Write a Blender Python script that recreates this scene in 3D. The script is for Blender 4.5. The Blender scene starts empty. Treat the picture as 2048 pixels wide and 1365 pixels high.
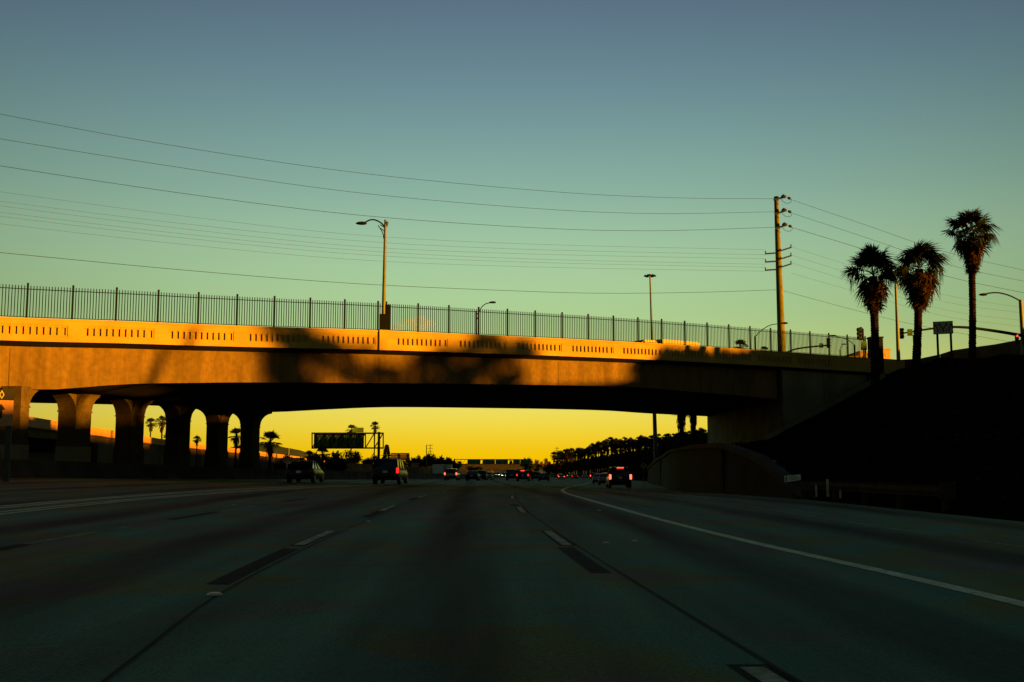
import bpy, bmesh, math, random
from mathutils import Vector, Matrix
random.seed(7)
C = bpy.context.scene
COL = C.collection
# ------------------------------------------------------------------ camera
F = 2200.0; CAMH = 1.22
PITCH = math.atan((930 - 682.5) / F)
cam_d = bpy.data.cameras.new('camera'); cam = bpy.data.objects.new('camera', cam_d); COL.objects.link(cam)
cam.location = (0, 0, CAMH); cam.rotation_euler = (math.pi/2 + PITCH, 0, 0)
cam_d.sensor_width = 36; cam_d.lens = 36 * F / 2048
cam_d.clip_end = 12000; cam_d.clip_start = 0.2
C.camera = cam
# ------------------------------------------------------------------ sun and sky
SUN_EL = math.radians(3.5)
SX, SY = 0.921, -0.390
SUN_AZ = math.atan2(SX, SY)             # towards the sun: +X (right) and behind the camera
sd = Vector((math.cos(SUN_EL)*SX, math.cos(SUN_EL)*SY, math.sin(SUN_EL)))
sl = bpy.data.lights.new('sun', 'SUN'); so = bpy.data.objects.new('sun', sl); COL.objects.link(so)
so.location = (40, -30, 40)
sl.energy = 5.0; sl.angle = math.radians(0.9); sl.color = (1.0, 0.37, 0.012)
so.rotation_euler = sd.to_track_quat('Z', 'Y').to_euler()
def lin(c):
    c = c/255.0
    return c/12.92 if c <= 0.04045 else ((c+0.055)/1.055)**2.4
def L3(r, g, b): return (lin(r), lin(g), lin(b), 1)
w = bpy.data.worlds.new('World'); C.world = w; w.use_nodes = True
nt = w.node_tree; nt.nodes.clear()
N = nt.nodes.new; K = nt.links.new
tc = N('ShaderNodeTexCoord'); sp = N('ShaderNodeSeparateXYZ'); K(tc.outputs['Generated'], sp.inputs[0])
ramp = N('ShaderNodeValToRGB'); ramp.color_ramp.interpolation = 'B_SPLINE'
K(sp.outputs['Z'], ramp.inputs[0])
stops = [(0.0, (240,186,0)), (0.016, (240,194,0)), (0.036, (236,212,62)), (0.058, (231,219,104)), (0.10, (188,208,128)),
         (0.135, (166,200,140)), (0.18, (165,200,156)), (0.24, (136,176,158)), (0.325, (102,136,147)), (0.405, (86,107,127)),
         (0.50, (64,76,98)), (0.7, (30,38,54)), (1.0, (16,22,34))]
els = ramp.color_ramp.elements
els[0].position = stops[0][0]; els[0].color = L3(*stops[0][1])
els[1].position = 1.0; els[1].color = L3(*stops[-1][1])
for p, c in stops[1:-1]:
    e_ = els.new(p); e_.color = L3(*c)
# a slow darkening away from the middle of the glow
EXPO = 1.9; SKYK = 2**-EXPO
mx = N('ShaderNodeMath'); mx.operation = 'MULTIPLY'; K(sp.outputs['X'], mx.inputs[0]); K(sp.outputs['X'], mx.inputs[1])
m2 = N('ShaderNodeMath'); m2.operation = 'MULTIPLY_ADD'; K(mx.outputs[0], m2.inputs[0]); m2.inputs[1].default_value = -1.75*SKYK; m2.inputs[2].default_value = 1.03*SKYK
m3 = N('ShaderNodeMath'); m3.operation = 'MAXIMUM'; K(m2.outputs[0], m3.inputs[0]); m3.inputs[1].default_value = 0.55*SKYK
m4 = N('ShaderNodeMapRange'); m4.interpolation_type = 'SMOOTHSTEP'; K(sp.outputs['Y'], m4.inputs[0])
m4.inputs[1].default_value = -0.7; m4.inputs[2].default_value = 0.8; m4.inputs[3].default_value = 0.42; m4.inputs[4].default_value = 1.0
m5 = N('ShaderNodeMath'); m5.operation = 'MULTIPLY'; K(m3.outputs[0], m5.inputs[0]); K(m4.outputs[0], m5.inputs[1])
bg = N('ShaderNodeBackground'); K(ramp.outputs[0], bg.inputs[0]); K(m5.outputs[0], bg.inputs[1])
sky = N('ShaderNodeTexSky'); sky.sky_type = 'NISHITA'; sky.sun_disc = False
sky.sun_elevation = SUN_EL; sky.sun_rotation = SUN_AZ
bg2 = N('ShaderNodeBackground'); K(sky.outputs[0], bg2.inputs[0]); bg2.inputs[1].default_value = 0.002
add = N('ShaderNodeAddShader'); K(bg.outputs[0], add.inputs[0]); K(bg2.outputs[0], add.inputs[1])
ow = N('ShaderNodeOutputWorld'); K(add.outputs[0], ow.inputs[0])
C.view_settings.view_transform = 'Standard'; C.view_settings.look = 'None'
C.view_settings.gamma = 1; C.view_settings.exposure = EXPO; C.view_settings.use_curve_mapping = False
C.cycles.max_bounces = 6; C.cycles.diffuse_bounces = 3

# ------------------------------------------------------------------ helpers
def ray(px, py):
    xc = (px-1024)/F; yc = (682.5-py)/F
    return Vector((xc, math.cos(PITCH)-yc*math.sin(PITCH), math.sin(PITCH)+yc*math.cos(PITCH)))
def P(px, py, Y):
    d = ray(px, py); return Vector((0, 0, CAMH)) + d*(Y/d.y)
def interp(tab, v):
    if v <= tab[0][0]: return tab[0][1]
    for (a, x), (b, y) in zip(tab, tab[1:]):
        if v <= b:
            t = (v-a)/(b-a); return x + (y-x)*t
    return tab[-1][1]
def sinterp(tab, v):                      # smooth (Catmull-Rom) version
    if v <= tab[0][0]: return tab[0][1]
    if v >= tab[-1][0]: return tab[-1][1]
    for i in range(len(tab)-1):
        a, x = tab[i]; b, y = tab[i+1]
        if v <= b:
            x0 = tab[i-1] if i else (2*a-b, 2*x-y); x3 = tab[i+2] if i+2 < len(tab) else (2*b-a, 2*y-x)
            m0 = (y-x0[1])/(b-x0[0]); m1 = (x3[1]-x)/(x3[0]-a); h = b-a; t = (v-a)/h
            return (2*t**3-3*t*t+1)*x + (t**3-2*t*t+t)*h*m0 + (-2*t**3+3*t*t)*y + (t**3-t*t)*h*m1

def mat(name, col, rough=0.8, var=0.0, scale=1.0, col2=None, metal=0.0, bump=0.0, bscale=None, emit=None, estr=0, spec=None, detail=6, stretch=None, coat=0, speck=None):
    if not any(k in name for k in ('lane', 'asphalt', 'joint', 'marker', 'ivy', 'car_', 'glass', 'tyre', 'rim', 'soffit', 'notice', 'stake', 'barrier', 'retaining', 'plinth', 'plate', 'truck', 'board')):
        col = tuple(x*0.62 for x in col)
    m = bpy.data.materials.new(name); m.use_nodes = True
    t = m.node_tree; b = t.nodes['Principled BSDF']
    b.inputs['Base Color'].default_value = (*col, 1); b.inputs['Roughness'].default_value = rough; b.inputs['Metallic'].default_value = metal
    if spec is None and rough >= 0.7: spec = 0.06
    if spec is not None: b.inputs['Specular IOR Level'].default_value = spec
    if coat: b.inputs['Coat Weight'].default_value = coat; b.inputs['Coat Roughness'].default_value = 0.06
    if emit: b.inputs['Emission Color'].default_value = (*emit, 1); b.inputs['Emission Strength'].default_value = estr
    if var or bump or col2:
        c = t.nodes.new('ShaderNodeTexCoord'); mp = t.nodes.new('ShaderNodeMapping'); t.links.new(c.outputs['Object'], mp.inputs[0])
        if stretch: mp.inputs['Scale'].default_value = stretch
        n = t.nodes.new('ShaderNodeTexNoise'); n.inputs['Scale'].default_value = scale; n.inputs['Detail'].default_value = detail
        t.links.new(mp.outputs[0], n.inputs['Vector'])
        r = t.nodes.new('ShaderNodeValToRGB'); t.links.new(n.outputs['Fac'], r.inputs[0])
        c2 = col2 or tuple(max(0, x*(1+var)) for x in col); c1 = tuple(x*(1-var) for x in col)
        r.color_ramp.elements[0].position = 0.36; r.color_ramp.elements[0].color = (*c1, 1)
        r.color_ramp.elements[1].position = 0.64; r.color_ramp.elements[1].color = (*c2, 1)
        src = r.outputs[0]
        if speck:
            n3 = t.nodes.new('ShaderNodeTexNoise'); n3.inputs['Scale'].default_value = speck[0]; n3.inputs['Detail'].default_value = 3
            t.links.new(c.outputs['Object'], n3.inputs['Vector'])
            r3 = t.nodes.new('ShaderNodeMapRange'); t.links.new(n3.outputs['Fac'], r3.inputs[0])
            r3.inputs[1].default_value = 0.35; r3.inputs[2].default_value = 0.65; r3.inputs[3].default_value = 1-speck[1]; r3.inputs[4].default_value = 1+speck[1]
            mm = t.nodes.new('ShaderNodeVectorMath'); mm.operation = 'SCALE'
            t.links.new(src, mm.inputs[0]); t.links.new(r3.outputs[0], mm.inputs['Scale']); src = mm.outputs[0]
        t.links.new(src, b.inputs['Base Color'])
        if bump:
            n2 = t.nodes.new('ShaderNodeTexNoise'); n2.inputs['Scale'].default_value = bscale or scale*6; n2.inputs['Detail'].default_value = 8
            t.links.new(mp.outputs[0], n2.inputs['Vector'])
            bp = t.nodes.new('ShaderNodeBump'); bp.inputs['Strength'].default_value = bump; bp.inputs['Distance'].default_value = 0.05
            t.links.new(n2.outputs['Fac'], bp.inputs['Height']); t.links.new(bp.outputs[0], b.inputs['Normal'])
    return m

class MB:
    def __init__(s): s.v = []; s.f = []
    def quad(s, a, b, c, d):
        i = len(s.v); s.v += [tuple(a), tuple(b), tuple(c), tuple(d)]; s.f.append((i, i+1, i+2, i+3)); return s
    def tri(s, a, b, c):
        i = len(s.v); s.v += [tuple(a), tuple(b), tuple(c)]; s.f.append((i, i+1, i+2)); return s
    def hexa(s, p):          # 8 points: bottom 4 ccw, top 4 ccw
        i = len(s.v); s.v += [tuple(q) for q in p]
        for q in ((3,2,1,0), (4,5,6,7), (0,1,5,4), (1,2,6,5), (2,3,7,6), (3,0,4,7)): s.f.append(tuple(i+k for k in q))
        return s
    def box(s, x0, x1, y0, y1, z0, z1):
        return s.hexa([(x0,y0,z0),(x1,y0,z0),(x1,y1,z0),(x0,y1,z0),(x0,y0,z1),(x1,y0,z1),(x1,y1,z1),(x0,y1,z1)])
    def bar(s, a, b, wx, wz=None):     # rectangular bar between two points
        a = Vector(a); b = Vector(b); wz = wz or wx; d = (b-a).normalized()
        u = d.cross(Vector((0,0,1)));
        if u.length < 1e-4: u = Vector((1,0,0))
        u.normalize(); v = u.cross(d); u = u*wx/2; v = v*wz/2
        return s.hexa([a-u-v, a+u-v, b+u-v, b-u-v, a-u+v, a+u+v, b+u+v, b-u+v])
    def tube(s, pts, rad, n=8, cap=True):
        pts = [Vector(p) for p in pts]
        if not hasattr(rad, '__len__'): rad = [rad]*len(pts)
        base = len(s.v); ref = None
        for i, p in enumerate(pts):
            d = (pts[min(i+1, len(pts)-1)] - pts[max(i-1, 0)]).normalized()
            if ref is None: ref = d.orthogonal().normalized()
            u = (ref - d*ref.dot(d)).normalized(); ref = u; v = d.cross(u)
            for k in range(n):
                a = 2*math.pi*k/n; q = p + (u*math.cos(a)+v*math.sin(a))*rad[i]; s.v.append(tuple(q))
        for i in range(len(pts)-1):
            for k in range(n):
                a = base+i*n+k; b = base+i*n+(k+1) % n; s.f.append((a, b, b+n, a+n))
        if cap:
            s.f.append(tuple(base+k for k in reversed(range(n)))); e = base+(len(pts)-1)*n; s.f.append(tuple(e+k for k in range(n)))
        return s
    def loft(s, rings, close=True, caps=True):
        base = len(s.v); n = len(rings[0])
        for r in rings: s.v += [tuple(q) for q in r]
        for i in range(len(rings)-1):
            for k in range(n if close else n-1):
                a = base+i*n+k; b = base+i*n+(k+1) % n; s.f.append((a, b, b+n, a+n))
        if caps and close:
            s.f.append(tuple(base+k for k in reversed(range(n)))); e = base+(len(rings)-1)*n; s.f.append(tuple(e+k for k in range(n)))
        return s
    def mesh(s, name, m, smooth=False):
        me = bpy.data.meshes.new(name); me.from_pydata(s.v, [], s.f)
        if m: me.materials.append(m)
        if smooth:
            me.polygons.foreach_set('use_smooth', [True]*len(me.polygons))
        me.update(); return me
    def build(s, name, m, parent=None, smooth=False, world=False, fix=True, bevel=0):
        if world and parent is not None:
            L = parent.matrix_world_loc if hasattr(parent, 'matrix_world_loc') else full_loc(parent)
            s.v = [(x-L[0], y-L[1], z-L[2]) for x, y, z in s.v]
        me = s.mesh(name, m, smooth)
        if fix:
            b = bmesh.new(); b.from_mesh(me); bmesh.ops.recalc_face_normals(b, faces=b.faces)
            if bevel: bmesh.ops.bevel(b, geom=[e for e in b.edges if len(e.link_faces) == 2 and e.calc_face_angle(0) > 0.5], offset=bevel, segments=2, affect='EDGES', clamp_overlap=True)
            b.to_mesh(me); b.free()
        if smooth:
            try: me.set_sharp_from_angle(angle=math.radians(38))
            except Exception: pass
        o = bpy.data.objects.new(name, me); COL.objects.link(o); o.parent = parent
        return o
def full_loc(o):
    v = Vector((0,0,0))
    while o is not None: v += o.location; o = o.parent
    return v
def link_mesh(name, me, parent, loc=(0,0,0), rot=(0,0,0), sc=(1,1,1)):
    o = bpy.data.objects.new(name, me); COL.objects.link(o); o.parent = parent
    o.location = loc; o.rotation_euler = rot; o.scale = sc; return o
def tag(o, label=None, cat=None, group=None, kind=None):
    if label: o['label'] = label
    if cat: o['category'] = cat
    if group: o['group'] = group
    if kind: o['kind'] = kind
    return o
def thing(name, loc, label, cat, group=None, rz=0):
    o = bpy.data.objects.new(name, None); COL.objects.link(o); o.location = loc; o.rotation_euler = (0,0,rz); o.empty_display_size = 0.3
    return tag(o, label, cat, group)
def copy_tree(o, parent=None):
    c = o.copy(); COL.objects.link(c); c.parent = parent
    for ch in o.children: copy_tree(ch, c)
    return c

# ------------------------------------------------------------------ materials
M = {}
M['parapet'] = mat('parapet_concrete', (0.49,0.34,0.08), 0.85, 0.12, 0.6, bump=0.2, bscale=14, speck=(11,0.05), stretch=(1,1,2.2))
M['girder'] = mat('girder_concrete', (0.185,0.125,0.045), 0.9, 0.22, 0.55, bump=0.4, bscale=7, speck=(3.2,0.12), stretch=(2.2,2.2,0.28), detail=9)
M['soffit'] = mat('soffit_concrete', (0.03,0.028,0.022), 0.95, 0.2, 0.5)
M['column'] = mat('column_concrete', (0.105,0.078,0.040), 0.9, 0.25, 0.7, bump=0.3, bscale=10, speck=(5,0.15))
M['plinth'] = mat('plinth_paint', (0.18,0.16,0.10), 0.9, 0.10, 0.6)
M['barrier'] = mat('barrier_concrete', (0.055,0.052,0.038), 0.9, 0.3, 0.6, bump=0.2)
M['road'] = None
M['asphalt'] = mat('asphalt_patch', (0.022,0.024,0.022), 0.9, 0.3, 3)
M['joint'] = mat('joint_sealant', (0.015,0.016,0.014), 0.8, 0.2, 3)
M['paint'] = mat('lane_paint', (0.72,0.80,0.50), 0.8, 0.15, 2.0, speck=(14,0.22))
M['paint_worn'] = mat('worn_lane_paint', (0.40,0.44,0.27), 0.85, 0.3, 1.4, speck=(10,0.3))
M['paint_old'] = mat('old_lane_paint', (0.28,0.31,0.19), 0.85, 0.35, 1.0, speck=(6,0.4))
M['marker'] = mat('ceramic_marker', (0.6,0.62,0.5), 0.3)
M['fence'] = mat('fence_iron', (0.006,0.012,0.008), 0.8, spec=0.03)
M['lamp_pole'] = mat('galvanised_pole', (0.12,0.15,0.04), 0.6, 0.15, 3)
M['dark_metal'] = mat('dark_metal', (0.010,0.013,0.010), 0.7, spec=0.08)
M['steel'] = mat('weathered_steel', (0.05,0.06,0.05), 0.6, 0.2, 2)
M['pole'] = mat('utility_pole_steel', (0.17,0.17,0.03), 0.7, 0.2, 1.5, bump=0.1)
M['wire'] = mat('wire', (0.02,0.025,0.02), 0.7)
M['wire_far'] = mat('thin_wire', (0.08,0.10,0.08), 0.7)
M['insul'] = mat('insulator', (0.03,0.03,0.03), 0.4)
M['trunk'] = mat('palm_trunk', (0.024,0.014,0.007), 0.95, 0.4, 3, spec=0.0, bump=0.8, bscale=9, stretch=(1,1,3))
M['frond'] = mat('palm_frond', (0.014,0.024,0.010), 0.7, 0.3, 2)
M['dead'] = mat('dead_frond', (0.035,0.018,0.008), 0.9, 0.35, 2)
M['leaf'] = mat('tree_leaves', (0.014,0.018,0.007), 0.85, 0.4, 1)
M['leaf_brown'] = mat('dry_leaves', (0.11,0.06,0.018), 0.9, 0.4, 1)
M['bark'] = mat('bark', (0.06,0.045,0.03), 0.95, 0.3, 3)
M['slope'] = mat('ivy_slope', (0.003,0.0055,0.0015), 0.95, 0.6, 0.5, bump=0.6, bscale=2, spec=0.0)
M['ivy'] = mat('ivy_leaves', (0.007,0.017,0.003), 0.9, 0.8, 0.12, spec=0.0)
M['ground'] = mat('dry_ground', (0.05,0.048,0.03), 0.95, 0.3, 0.2)
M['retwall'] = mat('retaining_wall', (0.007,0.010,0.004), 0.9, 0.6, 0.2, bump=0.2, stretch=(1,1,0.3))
M['cap'] = mat('wall_cap', (0.055,0.055,0.03), 0.9, 0.2, 0.7)
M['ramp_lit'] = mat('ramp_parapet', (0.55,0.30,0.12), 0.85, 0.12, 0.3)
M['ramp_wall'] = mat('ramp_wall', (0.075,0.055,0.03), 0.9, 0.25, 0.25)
M['hill'] = mat('distant_hill', (0.10,0.16,0.07), 1.0, 0.15, 0.004)
M['white'] = mat('white_sheet', (0.62,0.62,0.55), 0.6, 0.06, 2)
M['sign_back'] = mat('sign_back', (0.10,0.11,0.10), 0.6, 0.12, 1)
M['gantry_back'] = mat('gantry_sign_back', (0.11,0.24,0.08), 0.8, 0.3, 0.5)
M['black'] = mat('black_print', (0.006,0.006,0.006), 0.6)
M['yellow'] = mat('yellow_sheet', (0.75,0.50,0.02), 0.6)
M['hov_white'] = mat('hov_white', (0.85,0.42,0.16), 0.6)
M['glass'] = mat('car_glass', (0.006,0.008,0.008), 0.06, spec=0.8)
M['tyre'] = mat('tyre', (0.01,0.01,0.01), 0.9)
M['rim'] = mat('rim', (0.25,0.26,0.25), 0.35, metal=0.8)
M['car_black'] = mat('black_car_paint', (0.006,0.006,0.007), 0.35, spec=0.22)
M['car_dark'] = mat('dark_car_paint', (0.008,0.0075,0.007), 0.35, spec=0.3)
M['car_silver'] = mat('silver_car_paint', (0.30,0.30,0.27), 0.35, coat=0.6)
M['car_white'] = mat('white_car_paint', (0.55,0.55,0.5), 0.4, coat=0.6)
M['car_blue'] = mat('blue_car_paint', (0.08,0.09,0.12), 0.35, coat=0.6)
M['trim'] = mat('bumper_plastic', (0.012,0.012,0.012), 0.7)
M['plate'] = mat('number_plate', (0.6,0.6,0.58), 0.6)
M['lens_off'] = mat('tail_lens_off', (0.16,0.01,0.008), 0.25)
M['lens_on'] = mat('tail_lens_on', (0.3,0.01,0.01), 0.3, emit=(1.0,0.02,0.012), estr=0.4)
M['lens_hot'] = mat('brake_lamp_hot', (0.3,0.01,0.01), 0.3, emit=(1.0,0.07,0.035), estr=1.4)
M['head_on'] = mat('headlamp_on', (0.6,0.6,0.5), 0.3, emit=(1.0,0.92,0.62), estr=3)
M['head_off'] = mat('headlamp_off', (0.3,0.3,0.28), 0.2)
M['red_on'] = mat('signal_red_on', (0.3,0.01,0.01), 0.4, emit=(1.0,0.05,0.02), estr=0.9)
M['lens_dark'] = mat('signal_lens_dark', (0.05,0.04,0.03), 0.3)
M['truck_box'] = mat('truck_box', (0.50,0.54,0.50), 0.6, 0.05, 1)
M['stucco'] = mat('stucco', (0.6,0.5,0.32), 0.9, 0.1, 1)
M['graffiti'] = mat('faded_paint', (0.14,0.13,0.09), 0.9, 0.3, 2)

# road material: pale worn concrete slabs with dark wheel/oil bands running along the lanes
def road_material():
    m = bpy.data.materials.new('freeway_concrete'); m.use_nodes = True; t = m.node_tree; b = t.nodes['Principled BSDF']
    N = t.nodes.new; K = t.links.new
    tc = N('ShaderNodeTexCoord'); sx = N('ShaderNodeSeparateXYZ'); K(tc.outputs['Object'], sx.inputs[0])
    mp = N('ShaderNodeMapping'); mp.inputs['Scale'].default_value = (1.1, 0.07, 1); K(tc.outputs['Object'], mp.inputs[0])
    n1 = N('ShaderNodeTexNoise'); n1.inputs['Scale'].default_value = 1.0; n1.inputs['Detail'].default_value = 5; K(mp.outputs[0], n1.inputs['Vector'])
    n2 = N('ShaderNodeTexNoise'); n2.inputs['Scale'].default_value = 0.23; n2.inputs['Detail'].default_value = 4; K(tc.outputs['Object'], n2.inputs['Vector'])
    n3 = N('ShaderNodeTexNoise'); n3.inputs['Scale'].default_value = 38; n3.inputs['Detail'].default_value = 6; K(tc.outputs['Object'], n3.inputs['Vector'])
    # hue patches
    hr = N('ShaderNodeValToRGB'); K(n2.outputs['Fac'], hr.inputs[0])
    cols = [(0.34,(0.098,0.072,0.058)), (0.43,(0.052,0.120,0.070)), (0.50,(0.044,0.130,0.086)), (0.56,(0.086,0.104,0.024)), (0.62,(0.098,0.078,0.060)), (0.70,(0.048,0.112,0.092))]
    e = hr.color_ramp.elements; e[0].position, e[0].color = cols[0][0], (*cols[0][1],1); e[1].position, e[1].color = cols[-1][0], (*cols[-1][1],1)
    for p_, c_ in cols[1:-1]:
        q = e.new(p_); q.color = (*c_,1)
    # oil band in the middle of each lane: lanes about 3.66 m wide, camera lane centre near x=-1 bending with y
    ys = N('ShaderNodeMath'); ys.operation = 'MULTIPLY_ADD'; K(sx.outputs['Y'], ys.inputs[0]); ys.inputs[1].default_value = 0.035; K(sx.outputs['X'], ys.inputs[2])
    a = N('ShaderNodeMath'); a.operation = 'ADD'; K(ys.outputs[0], a.inputs[0]); a.inputs[1].default_value = 0.35
    sc = N('ShaderNodeMath'); sc.operation = 'MULTIPLY'; K(a.outputs[0], sc.inputs[0]); sc.inputs[1].default_value = 2*math.pi/3.66
    cs = N('ShaderNodeMath'); cs.operation = 'COSINE'; K(sc.outputs[0], cs.inputs[0])
    mr = N('ShaderNodeMapRange'); K(cs.outputs[0], mr.inputs[0]); mr.inputs[1].default_value = 0.35; mr.inputs[2].default_value = 1.0; mr.inputs[3].default_value = 0; mr.inputs[4].default_value = 0.7
    s1 = N('ShaderNodeMapRange'); K(n1.outputs['Fac'], s1.inputs[0]); s1.inputs[1].default_value = 0.3; s1.inputs[2].default_value = 0.7; s1.inputs[3].default_value = 0.6; s1.inputs[4].default_value = 1.4
    sub = N('ShaderNodeMath'); sub.operation = 'SUBTRACT'; K(s1.outputs[0], sub.inputs[0]); K(mr.outputs[0], sub.inputs[1])
    s3 = N('ShaderNodeMapRange'); K(n3.outputs['Fac'], s3.inputs[0]); s3.inputs[1].default_value = 0.3; s3.inputs[2].default_value = 0.7; s3.inputs[3].default_value = 0.95; s3.inputs[4].default_value = 2.25
    mu = N('ShaderNodeMath'); mu.operation = 'MULTIPLY'; K(sub.outputs[0], mu.inputs[0]); K(s3.outputs[0], mu.inputs[1])
    vm = N('ShaderNodeVectorMath'); vm.operation = 'SCALE'; K(hr.outputs[0], vm.inputs[0]); K(mu.outputs[0], vm.inputs['Scale'])
    K(vm.outputs[0], b.inputs['Base Color']); b.inputs['Roughness'].default_value = 0.85; b.inputs['Specular IOR Level'].default_value = 0.12
    bp = N('ShaderNodeBump'); bp.inputs['Strength'].default_value = 0.3; bp.inputs['Distance'].default_value = 0.01; K(n3.outputs['Fac'], bp.inputs['Height']); K(bp.outputs[0], b.inputs['Normal'])
    return m
M['road'] = road_material()

# ------------------------------------------------------------------ terrain functions
PROF = [(-400,0),(30,0),(55,-0.12),(80,-0.38),(102,-0.62),(163,-1.2),(200,-1.55),(373,-3.0),(800,-5.0),(3000,-8)]
def cl(Y): return interp([(0,0.030),(60,0.030),(200,0.02),(400,0.0)], Y)
def cr(Y): return interp([(40,0.0),(80,0.03),(400,0.02)], Y)
def zr(X, Y):
    return sinterp(PROF, Y) + cl(Y)*min(max(0.0, -3-X), 26) - cr(Y)*min(max(0.0, X), 15)
TOE = [(-400,14),(0,12.4),(23,10.9),(30,10.6),(41,10.5),(50,11.0),(62,11.7),(80,13.0),(105,15.0),(130,17.6),(160,20.3),(190,23.2),(230,28),(400,33),(800,50),(3000,120)]
HW = [(40,0.0),(44,0.6),(50,1.5),(62,2.5),(80,3.1),(105,3.4),(140,3.2),(180,2.4),(200,1.6),(225,0.2),(226,0)]
def toe(Y): return sinterp(TOE, Y)
def hw(Y): return interp(HW, Y)
BAR = [(-400,-30),(0,-28),(30,-27.2),(45,-26.6),(62,-25.9),(100,-22.4),(150,-17.4),(250,-9.5),(400,-1.0),(800,15),(3000,70)]
def bar(Y): return sinterp(BAR, Y)
def slope_z(Y, d):
    s = interp([(0,0.27),(55,0.31),(75,0.36),(88,0.50),(120,0.5),(150,0.4),(260,0.3)], Y)
    cap = interp([(-60,7.0),(0,7.6),(30,8.2),(60,8.8),(74,9.0),(90,9.9),(104,10.1),(128,9.0),(136,5.6),(160,5.2),(250,4.6),(400,2.5),(600,1)], Y)
    f_ = min(1.0, max(0.0, (Y-48)/14)); z = max(hw(Y)*0.97 + 0.1*d, s*(d-1+2.2*min(1.0, max(0.0, (Y-82)/10))) + hw(Y)*0.97*(1-f_))
    k = 0.5
    base = zr(toe(Y), Y)
    z = min(z, cap - base) if d > 1 else z
    return base + z
rnd = random.Random(3)

# ground sheet to the horizon
g = MB(); ys = [-400,-100,-20,20,60,100,150,200,300,400,600,900,1500,3000,6000,9000]; xs = [-6000,-2500,-1000,-400,-150,-60,-30,0,20,60,150,400,1000,2500,6000]
for y in ys:
    for x in xs: g.v.append((x, y, (sinterp(PROF, y) if y < 3000 else -8) - 0.55 - (3.0 if abs(x) > 140 else 0)))
for j in range(len(ys)-1):
    for i in range(len(xs)-1):
        a = j*len(xs)+i; g.f.append((a, a+1, a+1+len(xs), a+len(xs)))
tag(g.build('ground', M['ground'], smooth=True), kind='structure')

# road
r = MB(); YS = [-60+2.5*i for i in range(0, 100)] + [190+10*i for i in range(0, 30)] + [500+40*i for i in range(0, 26)]
cols_ = 26
for y in YS:
    x0 = bar(y)-24; x1 = toe(y)+0.15
    brk = [x0, x0+12, bar(y), -3.0 if y < 300 else bar(y)+8, 0.0 if y < 300 else bar(y)+14]
    xl = sorted(brk + [bar(y) + (x1-bar(y))*k/20 for k in range(1, 21)])
    m1 = max(-3.0, x0+10); m2_ = max(0.0, m1+3); xl = [x0+(m1-x0)*k/15 for k in range(16)] + [m1+(m2_-m1)*k/2 for k in (1,2)] + [m2_+(x1-m2_)*k/8 for k in range(1, 9)]
    for x in xl: r.v.append((x, y, zr(x, y)))
for j in range(len(YS)-1):
    for i in range(cols_-1):
        a = j*cols_+i; r.f.append((a, a+1, a+1+cols_, a+cols_))
road = tag(r.build('road', M['road'], smooth=True), kind='structure')

def strip(name, pts, width, m, parent=road, dz=0.006, step=1.0, kind=None):
    """ribbon lying on the road along (x,y) points"""
    fx = [(y, x) for x, y in pts]; y0, y1 = pts[0][1], pts[-1][1]; n = max(1, int((y1-y0)/step)); b = MB()
    for i in range(n+1):
        y = y0+(y1-y0)*i/n; x = sinterp(fx, y)
        for sgn in (-1, 0, 1): b.v.append((x+sgn*width/2, y, zr(x+sgn*width/2, y)+dz))
    for i in range(n):
        for k in (0, 1): a = 3*i+k; b.f.append((a, a+1, a+4, a+3))
    o = b.build(name, m, parent, fix=False)
    if kind: o['kind'] = kind
    return o
LS = [(4.78,2.5),(4.62,7),(4.46,10),(4.30,12.2),(3.77,17.7),(3.25,26),(2.80,37),(2.62,46),(2.62,55),(2.95,65),(3.8,80),(5.6,104),(9,140),(14,200)]
LR = [(1.75,2.5),(1.45,6.7),(0.86,16.6),(0.45,25),(0.2,32),(0.0,45),(0.1,60),(0.75,80),(2.4,104),(5.5,140),(10,200)]
LL = [(-1.85,2.5),(-2.3,6.4),(-2.74,10.3),(-3.0,16),(-3.12,21),(-3.2,27),(-3.32,34),(-3.35,45),(-3.1,60),(-2.5,80),(-0.9,104),(2,140),(6,200)]
L4 = [(-5.2,4),(-6.3,10),(-6.75,15),(-6.85,20),(-6.9,26),(-6.85,34),(-6.7,42),(-6.2,60),(-5.5,80),(-4,104),(-1,140)]
LH = [(-9.3,10),(-10.1,18),(-10.5,26),(-10.6,34),(-10.4,44),(-9.8,55),(-9.2,66),(-8.4,85),(-7,104),(-4,140)]
RF = [(7.9,8),(7.6,16.6),(7.25,22),(7.1,28),(7.0,34),(6.9,42),(7.0,52),(7.4,65),(8.3,80),(10.4,104)]
def sub(line, a, b, off=0.0):
    f = [(y, x) for x, y in line]; n = max(2, int((b-a)/2.5)+1)
    return [(sinterp(f, a+(b-a)*i/n)+off, a+(b-a)*i/n) for i in range(n+1)]
strip('edge_line', LS, 0.21, M['paint'])
strip('edge_line', RF, 0.10, M['paint_old'])
for a, b in ((5.0,6.8),(17.0,20.6),(28.4,32.2),(41,44.8)):
    strip('lane_dash', sub(LR, a, b, 0.0), 0.15, M['paint_worn'])
    strip('contrast_stripe', sub(LR, a-0.15, b+0.1, -0.0), 0.26, M['asphalt'], dz=0.003)
for a, b in ((12.6,16.5),(33.0,34.6)): strip('contrast_stripe', sub(LR, a, b, -0.08), 0.24, M['asphalt'], dz=0.003)
for a, b in ((16.9,20.4),(29.2,33.2),(42,46),(54,57.5)):
    strip('lane_dash', sub(LL, a, b, -0.20), 0.16, M['paint_worn'])
    strip('contrast_stripe', sub(LL, a-0.2, b, -0.20), 0.24, M['asphalt'], dz=0.003)
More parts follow.
